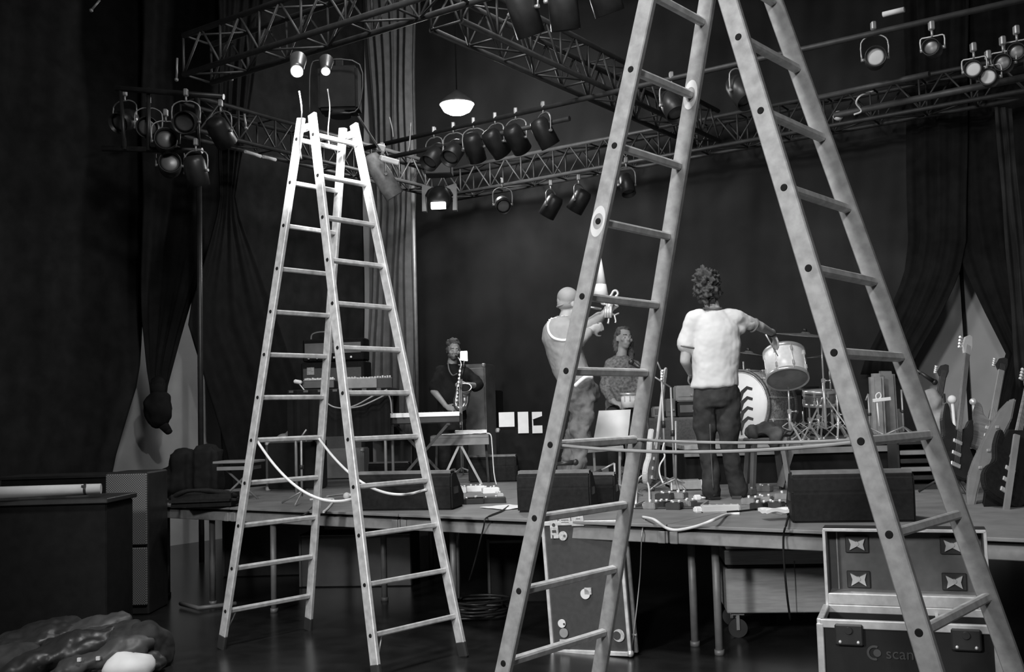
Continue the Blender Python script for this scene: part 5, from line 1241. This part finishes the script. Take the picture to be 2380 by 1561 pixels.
# ---- man in the white ringer T-shirt, back turned
def man_back():
    Y0 = 7.75; base = onz(1682, 1160, DK); base.y = onz(1682, 1160, DK).y; Y0 = base.y
    P = lambda x, y, dy=0.0: at(x, y, Y0 + dy) - base
    q = MB()
    hc = P(1641, 668, .0)
    fdir = Vector((.10, .98, -.15)); L = head(q, hc, fdir, Vector((-.03, .12, 1)), 1.0)
    q.cap(P(1652, 700), P(1658, 724), .052, .058)
    sh_l, sh_r = P(1614, 734), P(1706, 732)
    q.cap(P(1660, 772), P(1662, 860), .085, .085); q.cap(sh_l, sh_r, .034, .034); q.cap(P(1657, 725), P(1660, 772), .05, .07)
    q.cap(P(1648, 905), P(1682, 905), .07, .07)
    # left arm (hangs, forearm forward to the belt)
    el_l = P(1592, 838, .02); wr_l = P(1606, 868, .22)
    q.cap(sh_l, P(1599, 790), .034, .042); q.cap(P(1599, 790), el_l, .045, .038); q.cap(el_l, wr_l, .038, .026); hand(q, wr_l, (.35, .9, -.05), (-.6, .2, .6), -1, 1.0, .6)
    # right arm raised to the right
    el_r = P(1766, 758, .10); wr_r = P(1795, 774, .32)
    q.cap(sh_r, P(1735, 745, .04), .034, .043); q.cap(P(1735, 745, .04), el_r, .045, .037); q.cap(el_r, wr_r, .038, .026); hand(q, wr_r, (.35, .55, -.55), (.5, -.2, .75), 1, 1.0, .35, .2)
    # legs
    hl, hr = P(1642, 912), P(1690, 912); kl, kr = P(1640, 1035, .04), P(1694, 1030, -.02); al, ar = P(1656, 1140, .02), P(1712, 1140, .05)
    for h_, k_, a_ in ((hl, kl, al), (hr, kr, ar)): q.cap(h_, k_, .06, .04); q.cap(k_, a_, .04, .034)
    body = remeshed(q, .0075, 'person', SKIN, None, 3); body.location = base
    tag(body, 'curly haired person in white T-shirt and dark jeans, back turned, right arm reaching out', 'person')
    eyes(L, body)
    # T-shirt
    q = MB()
    rings_z(q, [(P(1657, 722), .075, .070), (P(1657, 730), .12, .085), (P(1660, 742), .165, .10), (P(1662, 762), .182, .12), (P(1664, 800), .172, .128), (P(1663, 850), .170, .125), (P(1662, 880), .178, .128), (P(1661, 896), .182, .13), (P(1660, 901), .176, .124)])
    q.cap(P(1628, 736), P(1614, 742), .066, .068); q.cap(P(1614, 742), P(1598, 800, .01), .070, .068)
    q.cap(P(1694, 738), P(1712, 738, .0), .066, .066); q.cap(P(1708, 738), P(1742, 752, .06), .068, .058)
    q.cap(P(1700, 770, 0), P(1722, 762, .02), .05, .05)
    tee = remeshed(q, .009, 't_shirt', TSHIRT, body, 5, .015, 5, 3)
    tee['label'] = 'white T-shirt with dark collar and cuffs'
    q = MB()
    def ringtube(c, ax, rx, ry, rr):
        ax = ax.normalized(); x = ax.orthogonal().normalized(); y = ax.cross(x); q.tube([c + x * rx * math.cos(t * PI / 12) + y * ry * math.sin(t * PI / 12) for t in range(24)], rr, 6, closed=True, sub=1)
    ringtube(P(1597, 805, .01), P(1592, 838, .02) - P(1601, 790), .066, .066, .007); q.build('cuff', INKG, tee)
    q = MB(); ringtube(P(1751, 756, .07), P(1766, 758, .1) - P(1735, 742, .04), .052, .052, .007); q.build('cuff', INKG, tee)
    q = MB(); ringtube(P(1656, 716), Vector((0, -.15, 1)), .064, .064, .008); q.build('collar', INKG, tee)
    # jeans
    q = MB(); rings_z(q, [(P(1662, 888), .15, .11), (P(1664, 905), .158, .118), (P(1665, 925), .165, .125), (P(1665, 945), .15, .11)])
    for sg, pts in ((-1, [(1641, 918, 0, .096), (1638, 975, .02, .085), (1640, 1035, .04, .068), (1650, 1090, .03, .064), (1656, 1142, .02, .068)]), (1, [(1690, 918, 0, .096), (1695, 975, -.01, .084), (1694, 1030, -.02, .068), (1705, 1090, .02, .062), (1714, 1142, .05, .066)])):
        for a, b_ in zip(pts, pts[1:]): q.cap(P(a[0], a[1], a[2]), P(b_[0], b_[1], b_[2]), a[3], b_[3])
    # long panel of the hip pockets and belt sit inside the cloth
    jn = remeshed(q, .01, 'jeans', JEANSD, body, 4, .016, 7, 8)
    q = MB(); q.tube([P(1650, 985, -.09), P(1652, 1040, -.06), P(1655, 1090, -.05), P(1658, 1135, -.05)], .004, 5); q.build('side_seam', JEANS, jn)
    q = MB(); shoe(q, P(1656, 1150, .02) * 1.0 + Vector((0, 0, -P(1656, 1150, .02).z + .0)), (-.15, 1, 0)); q.build('shoe', BLKM, body)
    q = MB(); shoe(q, P(1716, 1150, .05) + Vector((0, 0, -P(1716, 1150, .05).z)), (.35, .9, 0)); q.build('shoe', BLKM, body)
    # curly hair
    q = MB(); q.ball(L(0, -.022, .028), (.094, .110, .108), 3); q.ball(L(0, -.065, -.03), (.080, .055, .085), 3); q.ball(L(-.06, -.02, -.02), (.035, .07, .07), 2); q.ball(L(.06, -.02, -.02), (.035, .07, .07), 2); q.ball(L(0, -.07, -.09), (.055, .03, .05), 2)
    hr_ = remeshed(q, .008, 'hair', HAIRD, body, 1, .045, 30, 2)
    q = MB(); d = (wr_r - el_r).normalized(); q.M = Matrix.Translation(wr_r - d * .015) @ d.to_track_quat('Z', 'Y').to_matrix().to_4x4(); q.tube([(.031 * math.cos(t * PI / 8), .029 * math.sin(t * PI / 8), 0) for t in range(16)], .006, 6, closed=True, sub=1); q.build('wristband', BLKM, body)
    # drum stick
    q = MB(); hp = wr_r + base + Vector((.02, .09, -.05)); q.cone(hp + Vector((-.17, -.02, .16)) * .3, hp + Vector((.05, .05, -.12)), .006, .004, 8); 
    o = q.build('tuning_key', CHROME); tag(o, 'thin rod held between the fingers of the white shirted man', 'tool')
    return body
man_back()

# ---- bearded saxophone player
def sax_man():
    Y0 = 12.6; base = at(1052, 1090, Y0); base.z = DK
    P = lambda x, y, dy=0.0: at(x, y, Y0 + dy) - base
    q = MB(); L = head(q, P(1054, 812, -.03), Vector((.22, -.95, -.18)), Vector((.05, -.08, 1)), 1.02)
    q.cap(P(1053, 830), P(1050, 848), .055, .06)
    sl, sr = P(1020, 858), P(1083, 860)
    q.cap(P(1050, 882), P(1050, 945), .09, .09); q.cap(sl, sr, .036, .036); q.cap(P(1050, 850), P(1050, 880), .05, .07); q.cap(P(1042, 965), P(1058, 965), .08, .08)
    el, wl = P(1008, 908, -.05), P(1037, 944, -.22)
    q.cap(sl, el, .036, .040); q.cap(el, wl, .043, .029); hand(q, wl, (.6, -.3, -.25), (-.2, -.8, .5), -1, 1.05, .7)
    er, wr = P(1112, 898, -.05), P(1086, 893, -.30)
    q.cap(sr, er, .036, .040); q.cap(er, wr, .042, .029); hand(q, wr, (-.85, -.4, .05), (.1, -.7, .6), 1, 1.05, .7)
    for x0, x1, x2 in ((1038, 1033, 1036), (1064, 1072, 1074)): q.cap(P(x0, 968), P(x1, 1030, -.02), .06, .045); q.cap(P(x1, 1030, -.02), P(x2, 1084), .042, .035)
    body = remeshed(q, .009, 'person', SKIN, None, 2); body.location = base
    tag(body, 'bearded person in a black short sleeved shirt playing a saxophone', 'person'); eyes(L, body, 1.05)
    q = MB(); rings_z(q, [(P(1051, 845), .07, .07), (P(1051, 853), .13, .10), (P(1052, 868), .19, .13), (P(1051, 905), .185, .145), (P(1050, 945), .17, .14), (P(1050, 975), .18, .14)])
    q.cap(P(1024, 862), P(1010, 900, -.04), .075, .070); q.cap(P(1080, 864), P(1110, 893, -.04), .075, .068); q.cap(P(1112, 896, -.05), P(1104, 900, -.12), .066, .06)
    remeshed(q, .012, 'shirt', BSHIRT, body, 4, .015, 6, 2)
    q = MB(); rings_z(q, [(P(1050, 960), .165, .13), (P(1050, 985), .17, .13), (P(1050, 1000), .15, .12)])
    for pts in ([(1038, 985, .1), (1033, 1032, .078), (1036, 1086, .072)], [(1063, 985, .1), (1072, 1032, .078), (1075, 1086, .072)]):
        for a, b_ in zip(pts, pts[1:]): q.cap(P(a[0], a[1]), P(b_[0], b_[1]), a[2], b_[2])
    remeshed(q, .012, 'trousers', JEANSD, body, 3, .014, 7, 6)
    for x in (1036, 1075): q = MB(); shoe(q, Vector((P(x, 1086).x, P(x, 1086).y, 0)), (.1, -1, 0)); q.build('shoe', BLKM, body)
    q = MB(); q.ball(L(0, -.03, .055), (.086, .098, .085), 3); q.ball(L(-.06, -.02, .0), (.028, .06, .05), 2); q.ball(L(.06, -.02, .0), (.028, .06, .05), 2); remeshed(q, .008, 'hair', HAIRM, body, 2, .012, 30)
    q = MB(); q.ball(L(0, .055, -.09), (.045, .04, .035), 3); q.cap(L(-.05, .02, -.065), L(-.015, .065, -.09), .020, .022, 8); q.cap(L(.05, .02, -.065), L(.015, .065, -.09), .020, .022, 8); q.cap(L(-.03, .085, -.05), L(.03, .085, -.05), .007, .007, 6); remeshed(q, .007, 'beard', HAIRM, body, 1, .01, 40)
    q = MB(); q.tube([P(1041, 842, -.1), P(1044, 860, -.17), P(1052, 872, -.2), P(1062, 868, -.26)], .008, 6); q.build('neck_strap', GREYB, body)
    # saxophone
    s0 = at(1066, 880, Y0 - .36); r = thing('saxophone', s0, 0, 'brass saxophone held in front of the bearded player', 'saxophone'); W_ = lambda x, y, dy=-.36: at(x, y, Y0 + dy) - s0
    q = MB(); q.tube([W_(1063, 829, -.20), W_(1070, 840, -.26), W_(1072, 850, -.32), W_(1069, 858)], [.008, .010, .013, .014], 10); q.build('neck_pipe', BRASS, r)
    q = MB(); q.cone(W_(1059, 826, -.15), W_(1064, 830, -.21), .006, .011, 12); q.build('mouthpiece', BLK, r)
    q = MB(); q.tube([W_(1069, 858), W_(1068, 880), W_(1064, 905), W_(1060, 930), W_(1062, 944), W_(1072, 948), W_(1080, 940), W_(1081, 925), W_(1080, 912), W_(1079, 900, -.40)], [.016, .020, .025, .031, .036, .040, .044, .050, .062, .085], 16, sub=6); q.build('body_and_bell', BRASS, r)
    q = MB(); dz = (W_(1079, 900, -.40) - W_(1080, 912)).normalized(); e0 = W_(1079, 900, -.40); q.cone(e0 - dz * .004, e0 + dz * .004, .074, .077, 24); q.build('bell_mouth', BLK, r)  # black disc put in as the shade inside the open bell
    q = MB(); q.tube([W_(1086.5, 921, -.44), W_(1086.5, 930, -.44), W_(1085, 938, -.44), W_(1081, 944, -.44)], .007, 6)
    for i in range(9):
        p = W_(1069 - i * 1.0, 862 + i * 8.5, -.39); q.cone(p, p + Vector((.0, -.014, 0)), .013, seg=12); q.cone(p + Vector((.022, 0, .01)), p + Vector((.022, 0, -.03)), .004, seg=6)
    q.tube([W_(1073, 862, -.38), W_(1071, 890, -.39), W_(1066, 930, -.40)], .003, 5); q.build('keywork', CHROME, r)
    # small glowing lamp on a rod in front of his face
    p = at(1078, 827, Y0 - .55); r = thing('clip_lamp', p, 0, 'small glaring white lamp in front of the saxophone player\'s face', 'lamp')
    k_ = (Y0 - .55) / F; q = MB(); q.prism([(-9 * k_, -9 * k_), (-7.5 * k_, 11 * k_), (8 * k_, 11.5 * k_), (8.5 * k_, -12 * k_)], .03, Matrix(((1, 0, 0, 0), (0, 0, -1, .015), (0, 1, 0, 0), (0, 0, 0, 1))), .003); q.build('glowing_panel', mat('glowing reading lamp', .9, .4, 0, .02, emit=7), r)
    q = MB(); e = at(1072, 905, Y0 - .6) - p; q.tube([(0, .02, -.06), (-.01, .02, -.14), e], .004, 6); q.cone(e, Vector((e.x, e.y, DK - p.z)), .007, seg=8); q.build('rod', STEEL, r)
    l = bpy.data.lights.new('lamp_light', 'POINT'); l.energy = .25; l.shadow_soft_size = .03; lo = bpy.data.objects.new('lamp_light', l); COL.objects.link(lo); lo.parent = r; lo.location = (0, .07, 0)
sax_man()

# ---- person in the pale jacket playing a raised horn, seen from the side and back
def horn_man():
    Y0 = 8.6; base = at(1340, 1150, Y0); base.z = DK
    P = lambda x, y, dy=0.0: at(x, y, Y0 + dy) - base
    q = MB(); L = head(q, P(1326, 704), Vector((.95, .22, .22)), Vector((-.2, 0, 1)), 1.05)
    q.cap(P(1320, 722), P(1315, 742), .055, .062)
    sh, sh2 = P(1312, 758, -.12), P(1330, 752, .14)
    q.cap(P(1312, 790), P(1325, 860), .09, .09); q.cap(sh, sh2, .04, .04); q.cap(P(1314, 745), P(1312, 790), .05, .08); q.cap(P(1335, 890), P(1345, 895), .08, .08)
    e1, w1 = P(1348, 792, -.16), P(1372, 767, -.10)
    q.cap(sh, e1, .038, .040); q.cap(e1, w1, .042, .03); hand(q, w1, (.9, .25, .25), (.1, -.9, -.2), 1, 1.05, .75)
    e2, w2 = P(1372, 760, .16), P(1404, 728, .05)
    q.cap(sh2, e2, .038, .040); q.cap(e2, w2, .042, .03); hand(q, w2, (.75, -.1, .6), (.2, .9, .2), -1, 1.05, .8)
    k1, k2, a1, a2 = P(1350, 1000, -.05), P(1345, 1002, .1), P(1338, 1110, -.05), P(1322, 1110, .1)
    q.cap(P(1340, 905, -.06), k1, .06, .045); q.cap(k1, a1, .04, .035); q.cap(P(1340, 905, .08), k2, .06, .045); q.cap(k2, a2, .04, .035)
    body = remeshed(q, .009, 'person', SKIN, None, 3); body.location = base; eyes(L, body, 1.05)
    tag(body, 'person in pale striped jacket, cap and jeans, raising an instrument behind the large stepladder', 'person')
    q = MB(); R = Matrix.Rotation(.12, 3, 'Y')
    rings_z(q, [(P(1314, 733), .07, .07), (P(1308, 742), .12, .16), (P(1306, 760), .155, .20), (P(1308, 790), .165, .205), (P(1318, 830), .15, .19), (P(1330, 870), .15, .185), (P(1338, 888), .15, .18)])
    q.cap(P(1312, 760, -.12), P(1345, 790, -.16), .078, .065); q.cap(P(1345, 790, -.16), P(1364, 773, -.12), .065, .05)
    q.cap(P(1330, 755, .13), P(1370, 760, .16), .075, .06); q.cap(P(1370, 760, .16), P(1396, 734, .07), .06, .045)
    jk = remeshed(q, .011, 'jacket', JACK, body, 5, .014, 6, 4)
    # pale stripe curving over the shoulder and round the back of the jacket
    def drape_strip(pts, wd, name, m, off=.006):
        """thin band projected on the jacket surface"""
        from mathutils.bvhtree import BVHTree
        bv = BVHTree.FromPolygons([v.co for v in jk.data.vertices], [tuple(p.vertices) for p in jk.data.polygons])
        ro = CAM - base; q = MB(); rows = []
        n = len(pts) * 6
        for i in range(n + 1):
            t = i / n * (len(pts) - 1); k_ = min(int(t), len(pts) - 2); u = t - k_
            g = lambda j: Vector(pts[max(0, min(len(pts) - 1, j))])
            a, b_, c, d = g(k_ - 1), g(k_), g(k_ + 1), g(k_ + 2)
            pp = .5 * ((2 * b_) + (c - a) * u + (2 * a - 5 * b_ + 4 * c - d) * u * u + (3 * b_ - a - 3 * c + d) * u ** 3); tn = (c - b_).normalized(); nn = Vector((-tn.y, tn.x))
            row = []
            for s in (-1, -.33, .33, 1):
                px = pp + nn * s * wd / 2; dr = (P(px.x, px.y) - ro).normalized(); hit = bv.ray_cast(ro, dr)
                if hit[0] is None: hit = bv.find_nearest(P(px.x, px.y, -.1))
                row.append(hit[0] + hit[1] * off * (1 if hit[1].dot(dr) < 0 else -1))
            rows.append([q.bm.verts.new(c) for c in row])
        for A, B in zip(rows, rows[1:]):
            for j in range(3): f = q.bm.faces.new((A[j], A[j + 1], B[j + 1], B[j])); f.smooth = True
        o = q.build(name, m, jk, rec=False); sm = o.modifiers.new('s', 'SOLIDIFY'); sm.thickness = .004; return o
    drape_strip([(1293, 724), (1281, 738), (1274, 755), (1276, 771), (1286, 784), (1300, 789), (1313, 790), (1321, 788)], 5.5, 'pale_stripe', WHITE)
    drape_strip([(1300, 719), (1310, 722), (1321, 725)], 5, 'pale_stripe', OFFW)
    # cap
    q = MB(); q.ball(L(0, -.012, .048), (.088, .108, .085), 3); q.ball(L(0, -.03, .0), (.082, .085, .06), 3); remeshed(q, .009, 'cap', JACK, body, 3)
    q = MB(); q.tube([L(-.078, -.03, .0), L(-.046, -.092, -.005), L(0, -.108, -.005), L(.046, -.092, -.005), L(.078, -.03, .0)], .008, 6); q.build('cap_band', GREYC, body)
    q = MB(); rings_z(q, [(P(1338, 880), .15, .17), (P(1344, 905), .155, .175), (P(1346, 930), .15, .17)])
    for dy, pts in ((-.06, [(1348, 915, .105), (1356, 965, .095), (1352, 1005, .08), (1345, 1060, .072), (1340, 1112, .07)]), (.08, [(1345, 915, .10), (1346, 965, .09), (1340, 1005, .078), (1330, 1060, .07), (1324, 1112, .07)])):
        for a, b_ in zip(pts, pts[1:]): q.cap(P(a[0], a[1], dy), P(b_[0], b_[1], dy), a[2], b_[2])
    remeshed(q, .012, 'jeans', mat('crumpled denim', .15, .9, 0, .4, 10, .6, 30, spec=.2), body, 3, .035, 7, 1)
    q = MB(); q.tube([P(1336, 897, -.24), P(1350, 884, -.26), P(1362, 876, -.25), P(1376, 877, -.2)], .016, 8); q.build('belt_cloth', WHITE, body)
    for dy, x in ((-.05, 1340), (.1, 1324)): q = MB(); c = P(x, 1112, dy); shoe(q, Vector((c.x, c.y, 0)), (1, .1, 0)); q.build('shoe', BLKM, body)
    # raised instrument with cone shaped bell and looped tubing
    s0 = at(1398, 690, Y0 - .02); r = thing('brass_horn', s0, 0, 'pale instrument with tapering cone and looped tubing, raised by the person in the cap', 'instrument'); W_ = lambda x, y, dy=0: at(x, y, Y0 + dy) - s0
    q = MB(); q.cone(W_(1396, 600), W_(1397, 660), .006, .042, 24); q.cone(W_(1397, 660), W_(1396, 690), .042, .066, 24); q.build('cone_bell', OFFW, r)
    q = MB(); q.tube([W_(1412, 692), W_(1422, 690), W_(1430, 690), W_(1436, 682), W_(1432, 675), W_(1425, 677), W_(1420, 686), W_(1410, 694)], .010, 8); q.build('looped_tubing', CHROME, r)
    q = MB(); q.cone(W_(1418, 702), W_(1412, 728), .036, .014, 18); q.tube([W_(1396, 692), W_(1400, 705), W_(1412, 704), W_(1416, 698)], .012, 8); q.tube([W_(1412, 728), W_(1415, 740), W_(1413, 752)], .009, 8); q.tube([W_(1428, 732), W_(1431, 745), W_(1430, 750)], .007, 8)
    for i in range(3): q.cone(W_(1408 + i * 6, 712, -.03), W_(1407 + i * 6, 738, -.03), .011, seg=12)
    q.build('valves', CHROME, r)
    q = MB(); q.cone(W_(1362, 712), W_(1398, 718), .009, .010, 10); q.cone(W_(1352, 711), W_(1363, 712), .014, .009, 12); q.build('mouthpipe', BRASS, r)
horn_man()

# ---- seated person with long hair
def seated():
    Y0 = 10.9; base = at(1448, 1080, Y0); base.z = DK
    P = lambda x, y, dy=0.0: at(x, y, Y0 + dy) - base
    q = MB(); L = head(q, P(1450, 785), Vector((.35, -.9, .22)), Vector((.05, .1, 1)), 1.02)
    q.cap(P(1447, 805), P(1444, 830), .05, .06); sl, sr = P(1418, 842), P(1478, 850)
    q.cap(P(1444, 872), P(1446, 945), .09, .09); q.cap(sl, sr, .036, .036); q.cap(P(1444, 830), P(1444, 872), .05, .07)
    el, wl = P(1408, 905, -.06), P(1428, 935, -.32); er, wr = P(1492, 905, -.06), P(1474, 930, -.30)
    q.cap(sl, el, .036, .036); q.cap(el, wl, .034, .028); q.cap(sr, er, .036, .036); q.cap(er, wr, .034, .028)
    hand(q, wl, (.5, -.6, -.2), (-.1, -.3, .9), -1, 1, .6); hand(q, wr, (-.5, -.6, -.2), (.1, -.3, .9), 1, 1, .6)
    hl, hr = P(1430, 960), P(1462, 960); kl, kr = P(1424, 968, -.42), P(1470, 968, -.42); al, ar = Vector((kl.x, kl.y, .08)), Vector((kr.x, kr.y, .08))
    for h_, k_, a_ in ((hl, kl, al), (hr, kr, ar)): q.cap(h_, k_, .085, .06); q.cap(k_, a_, .055, .04)
    body = remeshed(q, .009, 'person', SKIN, None, 3); body.location = base; eyes(L, body)
    tag(body, 'person with long dark hair in a mottled grey sweater sitting behind the white board', 'person')
    q = MB(); rings_z(q, [(P(1444, 826), .065, .065), (P(1444, 834), .12, .10), (P(1446, 848), .165, .13), (P(1446, 890), .175, .145), (P(1447, 940), .18, .15), (P(1447, 958), .18, .15)])
    q.cap(P(1420, 846), P(1408, 903, -.05), .07, .062); q.cap(P(1408, 903, -.05), P(1424, 931, -.26), .06, .045); q.cap(P(1476, 852), P(1492, 903, -.05), .07, .062); q.cap(P(1492, 903, -.05), P(1477, 927, -.26), .06, .045)
    remeshed(q, .011, 'sweater', KNIT, body, 4, .015, 8, 7)
    q = MB()
    for h_, k_, a_ in ((hl, kl, al), (hr, kr, ar)): q.cap(h_, k_, .10, .078); q.cap(k_, a_, .074, .06)
    remeshed(q, .013, 'trousers', JEANSD, body, 3)
    for a_ in (al, ar): q = MB(); shoe(q, Vector((a_.x, a_.y, 0)), (0, -1, 0)); q.build('shoe', BLKM, body)
    q = MB(); q.ball(L(0, -.03, .04), (.088, .098, .092), 3); q.cap(L(-.07, -.02, .02), L(-.085, -.01, -.17), .035, .03); q.cap(L(.07, -.03, .02), L(.08, -.03, -.13), .03, .026); q.cap(L(0, -.09, 0), L(0, -.1, -.2), .06, .05); q.cap(L(-.085, -.01, -.12), L(-.07, .03, -.24), .032, .02)
    remeshed(q, .009, 'hair', HAIRM, body, 2, .02, 18, 3)
    b = MB(); b.cone((0, 0, .0), (0, 0, .03), .17, .18, 28); b.cone((0, 0, .0), (0, 0, -.1), .03, seg=10)
    c = P(1446, 972) + base; zs = c.z; b2 = MB(); b2.cone((0, 0, zs - DK - .14), (0, 0, zs - DK - .09), .17, .18, 28); b2.cone((0, 0, .1), (0, 0, zs - DK - .14), .02, seg=10)
    for t in range(3): b2.cone((0, 0, .18), (.22 * math.cos(t * 2.1), .22 * math.sin(t * 2.1), .012), .012, seg=8)
    b.bm.free(); o = b2.build('round_stool', BLKM); o.location = (c.x, c.y, DK); tag(o, 'black round stool under the long haired seated person', 'stool')
    # small white drum with a shining rim
    d = at(1462, 930, Y0 - .62); zt = d.z; r = thing('small_drum', Vector((d.x, d.y, zt)), 0, 'small white drum with a bright rim in front of the long haired person', 'drum')
    q = MB(); q.cone((0, 0, -.07), (0, 0, .05), .075, .078, 32); q.build('shell', WHITE, r); q = MB(); q.lathe([(.082, .048), (.086, .048), (.086, .072), (.080, .072)], 32); q.cone((0, 0, .05), (0, 0, .066), .079, seg=32); q.build('rim', CHROME, r)
    q = MB(); q.box((0, -.082, .02), (.012, .01, .05)); q.box((.05, -.066, .02), (.012, .01, .05)); q.box((-.05, -.066, .02), (.012, .01, .05)); q.build('lug', CHROME, r)
    q = MB(); q.cone((0, 0, DK - zt), (0, 0, -.06), .012, seg=10); q.build('stand_rod', BLKM, r)
seated()
